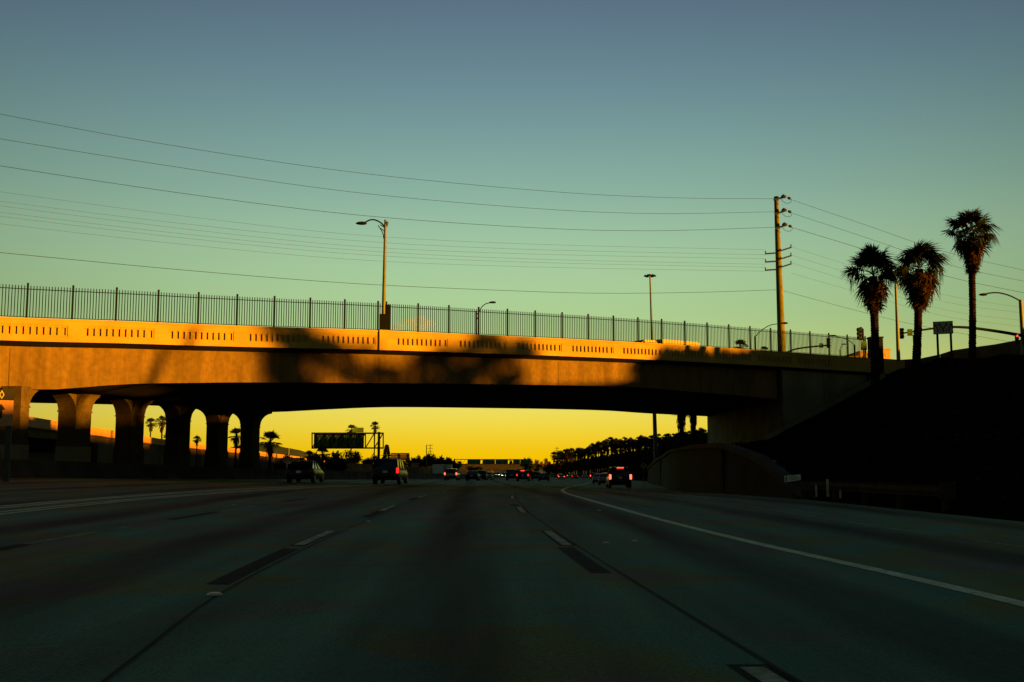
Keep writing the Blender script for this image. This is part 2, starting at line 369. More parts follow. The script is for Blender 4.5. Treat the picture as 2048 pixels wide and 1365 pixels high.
for a, b in ((11.4,16.2),(25.6,29.0),(38.6,41.6)): strip('contrast_stripe', sub(LL, a, b, -0.19), 0.24, M['asphalt'], dz=0.003)
strip('lane_joint', sub(LL, 2.5, 60), 0.03, M['joint']); strip('lane_joint', sub(LR, 2.5, 60, 0.14), 0.035, M['joint'])
for a, b in ((15.5,20),(26,30.2),(38,42)):
    strip('lane_dash', sub(L4, a, b), 0.11, M['paint_old'])
for a, b in ((11,15.5),(22.4,26),(33,37)): strip('contrast_stripe', sub(L4, a, b), 0.2, M['asphalt'])
for off in (0.0, -0.32, -1.0, -1.32):
    strip('carpool_line', sub(LH, 10, 95, off), 0.17, M['paint'])
for k in range(6):
    for ln, o_ in ((LL, -0.2), (LR, 0.0)):
        pass
# transverse slab joints
tj = [11.9, 13.6, 17.9, 22.8, 27.5, 32.1, 37, 41.5]
for y in tj:
    b = MB(); xa = sinterp([(q, p) for p, q in LL], y); xb = sinterp([(q, p) for p, q in LR], y); n = 8
    for i in range(n+1):
        x = xa+0.08+(xb-xa-0.1)*i/n; yy = y+0.015*math.sin(i*2.1)
        b.v += [(x, yy-0.009, zr(x, y)+0.004), (x, yy+0.009, zr(x, y)+0.004)]
    for i in range(n): b.f.append((2*i, 2*i+2, 2*i+3, 2*i+1))
    b.build('slab_joint', M['joint'], road, fix=False)
    b = MB(); xa2 = sinterp([(q, p) for p, q in L4], y)
    for i in range(n+1):
        x = xa2+(xa-xa2-0.05)*i/n; yy = y+0.9
        b.v += [(x, yy-0.009, zr(x, y)+0.004), (x, yy+0.009, zr(x, y)+0.004)]
    for i in range(n): b.f.append((2*i, 2*i+2, 2*i+3, 2*i+1))
    b.build('slab_joint', M['joint'], road, fix=False)
# raised pavement markers
mk = MB(); mk.loft([[(0.055*k*math.cos(a), 0.05*k*math.sin(a), z) for a in [2*math.pi*i/10 for i in range(10)]] for k, z in ((1,0),(0.9,0.012),(0.55,0.02))])
me_mk = mk.mesh('road_marker', M['marker'], True)
for i, (px, py) in enumerate([(430,1173),(737,1036),(467,1014),(1270,1084),(1198,1022),(1212,1088)]):
    d = ray(px, py); t = -CAMH/d.z; x, y = d.x*t, d.y*t
    if x < -3: t = -(CAMH-0.09)/d.z; x, y = d.x*t, d.y*t
    o = link_mesh('road_marker', me_mk, road, (x, y, zr(x, y)+0.005), sc=(1.4,1.2,1.2) if i == 0 else (1,1,1))

# right slope
sm = MB(); YY = [-60+3*i for i in range(0, 62)] + [126+4*i for i in range(0, 12)] + [175+12*i for i in range(0, 36)]
DD = [0,0.5,1.2,2.5,4,6,8,10,12.5,15,18,21,24,27,30,34,38,42,46,52,60,80,120]
for y in YY:
    for d in DD:
        z = slope_z(y, d) + (rnd.uniform(-0.12, 0.12) if 1 < d < 46 else 0)
        if d == 0: z = zr(toe(y), y)-0.4 if hw(y) < 0.05 else zr(toe(y), y)+hw(y)*0.97
        sm.v.append((toe(y)+0.30+d, y, z))
for j in range(len(YY)-1):
    for i in range(len(DD)-1):
        a = j*len(DD)+i; sm.f.append((a, a+1, a+1+len(DD), a+len(DD)))
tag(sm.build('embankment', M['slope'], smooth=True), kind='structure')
# ivy and weeds on it
iv = MB()
for k in range(26000):
    y = rnd.uniform(22, 135); d = rnd.uniform(0.3, 38)
    if 84 < y < 132 and d > 4: continue
    x = toe(y)+0.3+d; far_ = (y > 58 and d > 17); z = slope_z(y, d)+rnd.uniform(0, 0.06 if far_ else 0.25); s = rnd.uniform(0.05, 0.12) if far_ else rnd.uniform(0.08, 0.22)
    a = rnd.uniform(0, 6.3); u = Vector((math.cos(a), math.sin(a), rnd.uniform(-0.5,0.7)))*s; v = Vector((-math.sin(a), math.cos(a), rnd.uniform(-0.2,0.9)))*s
    c = Vector((x, y, z)); iv.tri(c-u*0.5, c+u*0.5, c+v)
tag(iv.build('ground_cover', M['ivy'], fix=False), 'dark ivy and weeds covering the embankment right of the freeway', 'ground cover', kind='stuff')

# ------------------------------------------------------------------ retaining wall with panels at the foot of the slope
rw = thing('retaining_wall', (toe(60), 60, zr(toe(60), 60)), 'dark panelled retaining wall curving beside the exit lane under the bridge', 'wall')
joints = [41,50,61,74,90,110,134,162,190,222]
for a, b in zip(joints, joints[1:]):
    m_ = MB(); n = 5; ringsA = []
    for i in range(n+1):
        y = a+0.015+(b-a-0.03)*i/n; x = toe(y); z0 = zr(x, y)-0.3; z1 = zr(x, y)+hw(y)+0.05
        ringsA.append([(x-0.02, y, z0), (x+0.35, y, z0), (x+0.35, y, z1), (x+0.10, y, z1)])
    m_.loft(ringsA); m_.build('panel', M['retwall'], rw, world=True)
m_ = MB(); R_ = []
for i in range(61):
    y = 40+183*i/60; x = toe(y); z1 = zr(x, y)+hw(y)+0.053
    R_.append([(x-0.06,y,z1),(x+0.46,y,z1),(x+0.46,y,z1+0.28),(x-0.06,y,z1+0.28)])
m_.loft(R_); m_.build('coping', M['cap'], rw, world=True)
for y in joints[2:-3:4]:
    x = toe(y); m_ = MB(); m_.box(x-0.05, x+0.09, y-0.05, y+0.05, zr(x,y)-0.1, zr(x,y)+hw(y)+0.05); m_.build('pilaster', M['retwall'], rw, world=True)

# ------------------------------------------------------------------ median barrier
mb_ = thing('median_barrier', (bar(60), 60, zr(bar(60), 60)), 'low dark concrete median barrier in front of the bridge columns', 'barrier')
seg = [-40,0,30,42,50,58,66,74,82,90,98,106,114,122,134,150,170,200,240,300,380,500]
for a, b in zip(seg, seg[1:]):
    m_ = MB(); R_ = []
    for i in range(4):
        y = a+0.02+(b-a-0.04)*i/3; x = bar(y); z = zr(x, y)
        R_.append([(x+0.30,y,z-0.1),(x+0.30,y,z+0.08),(x+0.13,y,z+0.33),(x+0.08,y,z+0.95),(x-0.08,y,z+0.95),(x-0.13,y,z+0.33),(x-0.30,y,z+0.08),(x-0.30,y,z-0.1)])
    m_.loft(R_); m_.build('barrier_segment', M['barrier'], mb_, world=True)

# ================================================================== BRIDGE
B0 = Vector((-27.36, 61.54, 0)); E_ = Vector((0.8403, 0.5421, 0)); Nn = Vector((-0.5421, 0.8403, 0))
GAPS = 22.0; GAPW = 0.62                      # lamp pilaster between two fence posts
ZTOP = [(-60,8.2),(-30,8.8),(0,9.44),(5,9.62),(10,9.76),(15,9.93),(20,10.12),(25,10.27),(30,10.40),(35,10.52),(40,10.63),(45,10.73),(50,10.80),(57,10.86),(64,10.90),(72,10.92),(90,10.93),(140,10.9)]
def zt(s): return sinterp(ZTOP, s)
def T(s, w, dz=0.0, z=None):
    v = B0 + E_*s + Nn*w; v.z = (zt(s)+dz) if z is None else z; return v
def s_of(px, w=0.0):
    u = (px-1024)/F; d = ray(px, 700); u = d.x/d.y
    o = B0 + Nn*w      # (o + s E).x = u*(o+sE).y
    return (u*o.y - o.x)/(E_.x - u*E_.y)
BR = thing('concrete_bridge', tuple(B0 + Nn*16), 'long concrete road bridge crossing the freeway with sunlit side and arched columns', 'bridge')
W = 33.0; WG = 1.35; DP = 1.30
def srib(name, s0, s1, prof, m, parent=BR, step=1.5, smooth=False, world=True):
    """extrude a (w,dz) profile along the bridge from s0 to s1 following the deck crest"""
    n = max(1, int(abs(s1-s0)/step)); b = MB()
    b.loft([[T(s0+(s1-s0)*i/n, w_, dz_) for w_, dz_ in prof] for i in range(n+1)])
    return b.build(name, m, parent, world=world, smooth=smooth)
# deck slab with cantilevered edges
srib('deck', -60, 74.3, [(0.03,-DP-0.003),(WG+0.02,-DP-0.19),(W-WG,-DP-0.19),(W,-DP-0.003),(W,-1.0),(0.03,-1.0)], M['soffit'])
srib('far_parapet', -60, 74.3, [(W-0.35,-0.99),(W-0.01,-0.99),(W-0.01,0),(W-0.35,0)], M['parapet'])
# near parapet
par = srib('parapet', -60, 71.9, [(0.135,-DP+0.002),(0.42,-DP+0.002),(0.42,0),(0.135,0)], M['parapet'])
def front(s0, s1, w0, d0, d1, name='parapet_face', w1=0.137, m=None):
    return srib(name, s0, s1, [(w0,d0),(w1,d0),(w1,d1),(w0,d1)], m or M['parapet'], parent=par)
DT, DB = -0.36, -0.98
front(-60, 71.9, 0.0, -DP, DB, 'bottom_band'); front(-60, 71.9, 0.0, DT, 0.0-0.002, 'top_band')
front(-60, 71.9, -0.035, -0.085, 0.02, 'parapet_cap', w1=0.0)
panels = []
s_first = s_of(162)
for k in range(-8, 13):
    a = s_first + 4.88*k; 
    if a > GAPS-1.5 and k >= 4: a += GAPW
    panels.append((a, a+4.12))
panels[12-0] = panels[12]
prev = -60
BALM = None
bal = MB(); bal.box(-0.105, 0.105, 0.025, 0.137, DB+0.002, DT-0.002)
me_bal = bal.mesh('baluster', M['parapet'])
rr = math.atan2(E_.y, E_.x)
for a, b in panels:
    if prev < a: front(prev, a, 0.0, DB, DT, 'pier_face')
    prev = b
    # shallow frame then eleven deep slots
    front(a, a+0.10, 0.04, DB+0.002, DT-0.002, 'frame_edge'); front(b-0.10, b, 0.04, DB+0.002, DT-0.002, 'frame_edge')
    front(a+0.1, b-0.1, 0.04, DT-0.11, DT-0.002, 'frame_top')
    front(a+0.1, b-0.1, 0.04, DB+0.002, DB+0.07, 'frame_bottom')
    nS = 11; pitch = (b-a-0.2)/nS
    for i in range(1, nS):
        s = a+0.1+pitch*i; p = T(s, 0, 0)
        o = bpy.data.objects.new('baluster', me_bal); COL.objects.link(o); o.parent = par
        o.location = p - Vector(full_loc(par)); o.rotation_euler = (0, 0, rr); o.scale = (pitch*0.44/0.21, 1, 0.97)
front(prev, 71.9, 0.0, DB, DT, 'pier_face')
# lamp pilaster on the parapet
sl0 = s_of(757)
srib('lamp_pilaster', sl0, sl0+0.72, [(-0.14,-DP-0.02),(0.5,-DP-0.02),(0.5,0.05),(-0.14,0.05)], M['parapet'])
# soffit and girder face
NEAR = [(-60,5.0),(-34,5.2),(-26,5.7),(-16,6.15),(-8,6.0),(-3,5.7),(0,5.52),(2.2,5.60),(4,5.83),(6.4,6.08),(10,6.28),(13,6.43),(20,6.68),(27.4,6.93),(31.5,7.04),(40.5,7.28),(45.5,7.34),(50.7,7.2),(56.3,7.06),(60.7,6.9)]
FAR = [(-60,5.5),(-15,5.9),(-5,6.3),(5,6.32),(12,6.38),(16,6.38),(20,6.2),(23,6.05),(25.1,6.05),(27,6.12),(32.3,6.52),(38.2,6.88),(52.3,7.16),(58,7.24),(65.6,7.27),(71,7.12),(76,7.05),(81.5,6.98)]
def s_map(t):   # t: 0 bent, 1 abutment, negative = left span; returns near s and far s
    return (60.9*t, 25.1+56.4*t)
sf = MB(); nt_ = 60
T0, T1 = -0.95, 1.0
rings = []
for i in range(nt_+1):
    t = T0+(T1-T0)*i/nt_; a, b = s_map(t); row = []
    for j in range(9):
        q = j/8; s = a+(b-a)*q; w_ = WG+(W-2*WG)*q; z = sinterp(NEAR, a)*(1-q)+sinterp(FAR, b)*q
        row.append(T(s, w_, z=z))
    rings.append(row)
for row in rings: sf.v += [tuple(v) for v in row]
for i in range(nt_):
    for j in range(8):
        a = i*9+j; sf.f.append((a, a+1, a+10, a+9))
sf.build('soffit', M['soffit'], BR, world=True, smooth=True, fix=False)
def face(name, w_, tab, col, m, s1, th):
    fb = MB(); R_ = []; n = 80
    for i in range(n+1):
        s = -57+(s1+57)*i/n; zb = sinterp(tab, s); z1 = zt(s)-DP-0.16
        R_.append([T(s, w_, z=zb-0.01), T(s, w_+th, z=zb-0.01), T(s, w_+th, z=z1), T(s, w_, z=z1)])
    fb.loft(R_); return fb.build(name, m, BR, world=True)
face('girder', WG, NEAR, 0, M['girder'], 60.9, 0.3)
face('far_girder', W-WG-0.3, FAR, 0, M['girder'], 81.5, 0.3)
# construction joints on the girder face (thin raised fins)
for s in (-0.6, 15.2, 22.6, 37.6, 52):
    b = MB(); z0 = sinterp(NEAR, s)+0.02; z1 = zt(s)-DP-0.3
    b.hexa([T(s-0.02,WG-0.012,z=z0),T(s+0.02,WG-0.012,z=z0),T(s+0.02,WG+0.01,z=z0),T(s-0.02,WG+0.01,z=z0),T(s-0.02,WG-0.012,z=z1),T(s+0.02,WG-0.012,z=z1),T(s+0.02,WG+0.01,z=z1),T(s-0.02,WG+0.01,z=z1)])
    b.build('form_joint', M['column'], BR, world=True)
# right abutment
ab = MB()
pts = [T(60.9,0.75), T(72.0,0.75), T(94.0,W-0.6), T(81.5,W-0.6)]
lo = [Vector((p.x,p.y,0.5)) for p in pts]; hi = [Vector((p.x,p.y,zt(62)-DP-0.17)) for p in pts]
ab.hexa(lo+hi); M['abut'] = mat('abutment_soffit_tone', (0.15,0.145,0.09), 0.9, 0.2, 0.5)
ab.build('abutment', M['abut'], BR, world=True)
for s in (61.05, 66.3):
    b = MB(); z1 = zt(s)-DP-0.2
    b.hexa([T(s-0.14,0.62,z=3.5),T(s+0.14,0.62,z=3.5),T(s+0.14,0.76,z=3.5),T(s-0.14,0.76,z=3.5),T(s-0.14,0.62,z=z1),T(s+0.14,0.62,z=z1),T(s+0.14,0.76,z=z1),T(s-0.14,0.76,z=z1)])
    b.build('abutment_pilaster', M['abut'], BR, world=True)
# approach parapet after the abutment
srib('approach_parapet', 71.9, 76.5, [(0.0,-1.35),(0.42,-1.35),(0.42,-0.02),(0.0,-0.02)], M['parapet'])
# ---- bent: row of columns joined by arches, running along the median
def bx(Y): return -27.52 + 0.1*(Y-63.6)
colY = [60.9, 68.3, 76.1, 84.5, 92.8, 101.1]; CL = 2.0; TH = 1.15
DIRB = Vector((0.1, 1, 0)).normalized(); PERP = Vector((1, -0.1, 0)).normalized()
def soff(Y):
    q = (Y-61.5)/42.0; return 5.52*(1-q)+6.05*q + 0.12
def cpt(Y, side, z):                     # side 0 = right face (towards the freeway), 1 = left
    p = Vector((bx(Y), Y, z)) - PERP*(TH*side); return p
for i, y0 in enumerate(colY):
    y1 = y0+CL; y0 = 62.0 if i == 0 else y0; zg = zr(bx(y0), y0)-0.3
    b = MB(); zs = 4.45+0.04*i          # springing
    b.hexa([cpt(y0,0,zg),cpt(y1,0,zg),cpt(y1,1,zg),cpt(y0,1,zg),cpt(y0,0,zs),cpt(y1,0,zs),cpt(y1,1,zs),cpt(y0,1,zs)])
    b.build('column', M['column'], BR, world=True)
    # moulding at the springing
    b = MB(); e_ = 0.05
    def g_(Y, sd, z): 
        p = cpt(Y, sd, z); return p + PERP*(e_ if sd == 0 else -e_)
    b.hexa([g_(y0-e_,0,zs+0.004),g_(y1+e_,0,zs+0.004),g_(y1+e_,1,zs+0.004),g_(y0-e_,1,zs+0.004),g_(y0-e_,0,zs+0.10),g_(y1+e_,0,zs+0.10),g_(y1+e_,1,zs+0.10),g_(y0-e_,1,zs+0.10)])
    b.build('moulding', M['column'], BR, world=True)
    # plinth (painted block at the foot)
    b = MB(); e_ = 0.06; zp = 2.35
    b.hexa([g_(y0-e_,0,zg),g_(y1+e_,0,zg),g_(y1+e_,1,zg),g_(y0-e_,1,zg),g_(y0-e_,0,zp),g_(y1+e_,0,zp),g_(y1+e_,1,zp),g_(y0-e_,1,zp)])
    b.build('plinth', M['plinth'] if i < 2 else M['column'], BR, world=True)
# spandrels between columns (arch ring extruded across the wall), plus half arches at both ends
def spandrel(ya, yb, zs, z1a, z1b, half=0):
    """wall above an opening from ya to yb with curved haunches"""
    n = 20; b = MB(); span = yb-ya; rr_ = 2.0; rise = 1.25
    lo0 = []; 
    for k in range(n+1):
        # denser towards ends
        u = 0.5-0.5*math.cos(math.pi*k/n); Y = ya+span*u; top = z1a+(z1b-z1a)*u
        da = Y-ya if half != 1 else 99; db = yb-Y if half != 2 else 99
        d = min(da, db)
        hh = rise*math.sqrt(max(0, 1-(1-min(1, d/rr_))**2))
        lo0.append((Y, zs+hh, top))
    R_ = [[cpt(Y,0,z), cpt(Y,1,z), cpt(Y,1,max(z+0.02, t)), cpt(Y,0,max(z+0.02, t))] for Y, z, t in lo0]
    b.loft(R_); b.build('arch', M['column'], BR, world=True, smooth=False)
ZS = lambda i: 4.454+0.04*i
for i in range(5):
    spandrel(colY[i]+CL, colY[i+1], ZS(i), soff(colY[i]+CL), soff(colY[i+1]))
# solid heads over the columns
for i, y0 in enumerate(colY):
    ye = y0+CL; y0 = 62.0 if i == 0 else y0; b = MB(); za = ZS(i)-0.004; zb = soff(y0); zc = soff(ye)
    b.hexa([cpt(y0,0,za),cpt(ye,0,za),cpt(ye,1,za),cpt(y0,1,za),cpt(y0,0,zb),cpt(ye,0,zc),cpt(ye,1,zc),cpt(y0,1,zb)])
    b.build('column_head', M['column'], BR, world=True)
# transverse brackets flaring under the deck on both sides of each column
for i, y0 in enumerate(colY):
    for sd in ((1, -1) if i else ()):
        b = MB(); n = 9; R_ = []
        for k in range(n+1):
            x = 1.15*k/n; hh = 1.30*math.sqrt(max(0, 1-(1-x/1.15)**2)) 
            za = ZS(i)+hh; zb = max(za+0.03, soff(y0)+0.02+0.03*k)
            off = PERP*(x+0.001) if sd == 1 else -PERP*(TH+x+0.001)
            p0 = Vector((bx(y0+0.03), y0+0.03, 0))+off; p1 = Vector((bx(y0+CL-0.03), y0+CL-0.03, 0))+off
            R_.append([(p0.x,p0.y,za),(p1.x,p1.y,za),(p1.x,p1.y,zb),(p0.x,p0.y,zb)])
        b.loft(R_); b.build('bracket', M['column'], BR, world=True)
# second bent further left holding the side span
for i, y0 in enumerate((48.5, 56, 64)):
    b = MB(); x = -52+0.1*(y0-50); b.box(x-0.6, x+0.6, y0, y0+2, -0.6, 5.6); b.build('column', M['column'], BR, world=True)

# ------------------------------------------------------------------ picket fence on the parapet
FE = thing('picket_fence', tuple(T(0, 0.28)), 'tall dark iron picket fence along the top of the bridge parapet', 'fence')
spos = []
for k in range(-4, 31):
    s = 2.44*k
    if k > 9: s += GAPW-2.44+0.0
    spos.append(s)
spos = sorted([2.44*k for k in range(-4, 10)] + [2.44*9+GAPW+2.44*k for k in range(0, 21)])
FH = 2.0; WF = 0.28
pm = MB(); pm.box(-0.05,0.05,-0.045,0.045,0,FH+0.05); me_post = pm.mesh('post', M['fence'])
km = MB(); km.box(-0.022,0.022,-0.016,0.016,0.10,1.0*FH-0.10); me_pick = km.mesh('picket', M['fence'])
fl = full_loc(FE)
for s in spos: link_mesh('post', me_post, FE, T(s, WF)-fl, (0,0,rr))
picks = []
for a, b in zip(spos, spos[1:]):
    n = max(2, round((b-a)/0.163))
    for i in range(1, n): picks.append(a+(b-a)*i/n)
    q = MB(); c = [T(a, WF, 0.10), T(b, WF, 0.10)]; q.bar(c[0], c[1], 0.035, 0.035); q.build('rail', M['fence'], FE, world=True)
    q = MB(); q.bar(T(a, WF, FH-0.30), T(b, WF, FH-0.30), 0.035, 0.045); q.build('rail', M['fence'], FE, world=True)
vis = sorted([s for s in picks if s > -1.6])
first = vis[:300]; rest = vis[300:] + [s for s in picks if s <= -1.6]
for s in first: link_mesh('picket', me_pick, FE, T(s, WF)-fl, (0,0,rr))
q = MB()
for s in rest:
    p = T(s, WF); q.box(p.x-0.022,p.x+0.022,p.y-0.016,p.y+0.016,p.z+0.1,p.z+FH-0.1)
tag(q.build('pickets', M['fence'], FE, world=True), kind='stuff')
# end pillar of the fence
p = T(73.0, 0.45)
MP = mat('dark_pillar', (0.022,0.020,0.014), 0.9, 0.2, 1)
pl = thing('gate_pillar', (p.x, p.y, 9.5), 'square concrete pillar at the end of the bridge fence behind the left palm', 'pillar')
b = MB(); b.box(-0.6,0.55,-0.5,0.5,-3.2,3.35); b.build('shaft', MP, pl, bevel=0.03)
b = MB(); b.box(-0.66,0.61,-0.56,0.56,3.352,3.50); b.build('cap', MP, pl, bevel=0.02)

# ------------------------------------------------------------------ lamps, poles, signals (built from pixel-measured outlines at a real distance)
def tubeP(b, pts, Y, rad, n=8):
    b.tube([P(x, y, Y) for x, y in pts], rad, n)
def curve_pts(pts, n=10):
    out = []; N_ = len(pts)
    for i in range(N_-1):
        p0 = pts[max(0,i-1)]; p1 = pts[i]; p2 = pts[i+1]; p3 = pts[min(N_-1,i+2)]
        for k in range(n):
            t = k/n
            out.append(tuple(0.5*((2*p1[j])+(-p0[j]+p2[j])*t+(2*p0[j]-5*p1[j]+4*p2[j]-p3[j])*t*t+(-p0[j]+3*p1[j]-3*p2[j]+p3[j])*t**3) for j in range(len(p1))))
    out.append(tuple(pts[-1])); return out
def luminaire(parent, c, dx, L=0.75, m='dark_metal'):
    b = MB(); R_ = []
    for k, (u, h_, w_) in enumerate(((-0.5,0.03,0.05),(-0.3,0.10,0.13),(0.1,0.13,0.17),(0.4,0.09,0.12),(0.5,0.03,0.05))):
        R_.append([(c.x+u*L*dx, c.y-w_, c.z), (c.x+u*L*dx, c.y-w_*0.6, c.z+h_), (c.x+u*L*dx, c.y+w_*0.6, c.z+h_), (c.x+u*L*dx, c.y+w_, c.z), (c.x+u*L*dx, c.y+w_*0.5, c.z-h_*0.7), (c.x+u*L*dx, c.y-w_*0.5, c.z-h_*0.7)])
    b.loft(R_); return b.build('lamp_head', M[m], parent, world=True, smooth=True)
def lamp(label, base, Y, toppx, arm, head, r0=0.11, r1=0.06, ra=0.045, brace=None, group=None, mp='lamp_pole', ma='dark_metal', dx=1, HL=0.75, zbase=None):
    p0 = P(base[0], base[1], Y)
    if zbase is not None: p0.z = zbase
    p1 = P(toppx[0], toppx[1], Y)
    t = thing('street_lamp', tuple(p0), label, 'street lamp', group)
    b = MB(); b.tube([p0, p0*0.5+p1*0.5, p1], [r0, (r0+r1)/2, r1], 12); b.build('pole', M[mp], t, world=True, smooth=True)
    b = MB(); tubeP(b, curve_pts(arm, 6), Y, ra, 8); b.build('arm', M[ma], t, world=True, smooth=True)
    if brace:
        for br in brace:
            b = MB(); tubeP(b, curve_pts(br, 5), Y, ra*0.6, 6); b.build('brace', M[ma], t, world=True, smooth=True)
    luminaire(t, P(head[0], head[1], Y), dx, HL, ma)
    return t
YL = T(s_of(766), 0.35).y
tl = lamp('tall curved arm street lamp on the sunlit pilaster of the bridge parapet', (766.5,664), YL, (771,440),
     [(770,455),(763,447),(752,441),(742,440),(732,444),(726,447)], (722.5,447.5), r0=0.15, r1=0.085, ra=0.05,
     brace=[[(767.5,478),(766,468),(762,460),(756,451)],[(768,462),(764,459),(761,457)],[(768,455),(764,452),(760,450)]])
b = MB(); c0 = P(766, 661, YL); b.box(c0.x-0.24,c0.x+0.24,c0.y-0.2,c0.y+0.2,c0.z,c0.z+1.1); b.build('base_shroud', M['dark_metal'], tl, world=True, bevel=0.02)
b = MB(); c0 = P(773.5, 447, YL); b.tube([c0-Vector((0,0,0.25)), c0, c0+Vector((0,0,0.12))], [0.05,0.13,0.09], 8); b.build('photocell', M['steel'], tl, world=True)
b = MB(); c0 = P(775, 661, YL); b.box(c0.x-0.1,c0.x+0.16,c0.y-0.12,c0.y+0.12,c0.z,c0.z+1.75); b.build('conduit_box', M['dark_metal'], tl, world=True, bevel=0.02)
YL2 = T(s_of(953, 32.4), 32.4).y
lamp('small street lamp with arm to the right seen through the bridge fence', (953,690), YL2, (952.5,622),
     [(953,630),(958,624),(964,614),(972,608),(981,606)], (985,605.5), r0=0.12, r1=0.09, ra=0.05, brace=[[(953,645),(955,636),(959,628)]], mp='dark_metal', zbase=9.9)
# high mast
hm = thing('high_mast_light', tuple(P(1312,905,172)), 'very tall floodlight mast rising behind the bridge deck', 'floodlight mast')
pb = P(1312,925,172); pt = P(1300,552,172)
b = MB(); b.tube([pb, pb.lerp(pt,0.5), pt], [0.36,0.24,0.11], 12); b.build('pole', M['steel'], hm, world=True, smooth=True)
b = MB(); b.tube([pt-Vector((0,0,0.05)), pt+Vector((0,0,0.25))], [0.25,0.18], 10); b.build('head_ring', M['dark_metal'], hm, world=True)
for a in range(6):
    q = pt+Vector((math.cos(a*1.047)*0.72, math.sin(a*1.047)*0.72, 0.0)); b = MB(); b.tube([q-Vector((0,0,0.12)), q+Vector((0,0,0.14))], [0.30,0.14], 8)
    b.bar(pt, q, 0.06); b.build('floodlight', M['dark_metal'], hm, world=True)
lamp('arm lamp reaching right to the utility pole behind the fence', (1511,705), 118, (1510.5,673), [(1510.5,674),(1522,662),(1540,651),(1558,648),(1566,647.5)], (1569,647), r0=0.10, r1=0.08, mp='dark_metal', zbase=10.0)
lamp('arm lamp leaning left behind the fence beside the traffic signal', (1710,718), 150, (1709,690), [(1709,691),(1697,681),(1680,675),(1670,673)], (1666,672), r0=0.14, r1=0.11, mp='dark_metal', zbase=10.0, HL=1.0)
lamp('smallest bent arm lamp far behind the right end of the fence', (1681,716), 190, (1680.5,699), [(1680.5,700),(1682,695),(1685,691)], (1687.5,689), r0=0.12, r1=0.1, mp='dark_metal', zbase=10.0, HL=0.9)
lamp('sunlit straight lamp post standing between the two left palms', (1797,722), 108, (1791,560), [(1791.5,572),(1798,563),(1805,558)], (1808,557), r0=0.20, r1=0.10, mp='lamp_pole', zbase=10.5)
# ---- traffic signals
def signal_head(parent, c, s=1.0, lit=None, side=False, face_dir=-1):
    b = MB(); h = 1.05*s; w_ = 0.34*s; b.box(c.x-w_/2, c.x+w_/2, c.y-0.1*s, c.y+0.14*s, c.z-h/2, c.z+h/2); b.build('housing', M['dark_metal'], parent, world=True, bevel=0.01)
    for k in range(3):
        z = c.z+(1-k)*0.34*s
        v = MB(); r_ = 0.135*s; n = 12
        ring0 = [(c.x+r_*math.cos(a), c.y-0.10*s, z+r_*math.sin(a)) for a in [2*math.pi*i/n for i in range(n)]]
        v.v += ring0; v.f.append(tuple(range(n)))
        v.build('lens', M['red_on'] if (lit == k) else M['lens_dark'], parent, world=True, fix=False)
        v = MB(); arc = [math.pi*(-0.05)+math.pi*1.1*i/8 for i in range(9)]
        v.loft([[(c.x+r_*1.1*math.cos(a), c.y-0.10*s-d_*s, z+r_*1.1*math.sin(a)) for a in arc] for d_ in (0, 0.22)], close=False, caps=False)
        v.build('visor', M['dark_metal'], parent, world=True, fix=False)
Ys = 100
ts = thing('traffic_signal', tuple(P(1728,716,Ys)), 'dark three lens traffic signal on a short pole at the fence end', 'traffic signal')
pb = P(1728,722,Ys); pt = P(1726,658,Ys)
b = MB(); b.tube([pb, pt], 0.07, 8); b.tube([pt, P(1723,658,Ys)], 0.04, 6); b.build('pole', M['dark_metal'], ts, world=True, smooth=True)
c = P(1720,668,Ys)
b = MB(); b.box(c.x-0.05,c.x+0.16,c.y-0.2,c.y+0.2,c.z-0.60,c.z+0.60); b.build('housing', M['dark_metal'], ts, world=True, bevel=0.02)
for k in range(3):
    z = c.z+(1-k)*0.37; v = MB(); v.tube([(c.x+0.0,c.y-0.1,z),(c.x-0.27,c.y-0.16,z-0.02)], [0.17,0.19], 10); v.build('visor', M['dark_metal'], ts, world=True, smooth=True)
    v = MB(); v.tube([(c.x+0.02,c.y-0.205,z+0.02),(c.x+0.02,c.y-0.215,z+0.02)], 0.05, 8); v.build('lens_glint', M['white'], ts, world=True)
c = P(1727,692,Ys)
b = MB(); b.box(c.x-0.30,c.x+0.28,c.y-0.10,c.y-0.075,c.z-0.40,c.z+0.40); sgn = b.build('turn_sign', M['gantry_back'], ts, world=True)
b = MB(); ring = [(c.x-0.01+0.22*math.cos(a), c.z+0.22*math.sin(a)) for a in [2*math.pi*i/20 for i in range(21)]]
b.loft([[(x+dx_, c.y-0.106, z+dz_) for dx_, dz_ in ((0,0),)] + [(c.x-0.01+(x-c.x+0.01)*0.8, c.y-0.106, c.z+(z-c.z)*0.8)] for x, z in ring], close=False, caps=False)
b.quad((c.x-0.17,c.y-0.106,c.z+0.13),(c.x-0.13,c.y-0.106,c.z+0.17),(c.x+0.15,c.y-0.106,c.z-0.13),(c.x+0.11,c.y-0.106,c.z-0.17))
b.build('prohibition_symbol', M['black'], sgn, world=False) if False else b.build('prohibition_symbol', M['black'], ts, world=True, fix=False)
# mast arm signal left
Ym = 135
t2 = thing('mast_arm_signal', tuple(P(1575,706,Ym)), 'low mast arm with small sign and signal seen through the fence pickets', 'traffic signal')
b = MB(); tubeP(b, curve_pts([(1572,706),(1590,699),(1615,695),(1640,692.5),(1656,691)], 5), Ym, 0.10, 8); b.build('mast_arm', M['dark_metal'], t2, world=True, smooth=True)
c = P(1642,692,Ym); b = MB(); b.box(c.x-0.25,c.x+0.25,c.y-0.16,c.y-0.13,c.z-0.28,c.z+0.28); b.build('street_sign', M['gantry_back'], t2, world=True)
signal_head(t2, P(1656,687,Ym)+Vector((0,-0.3,0)), 1.15)
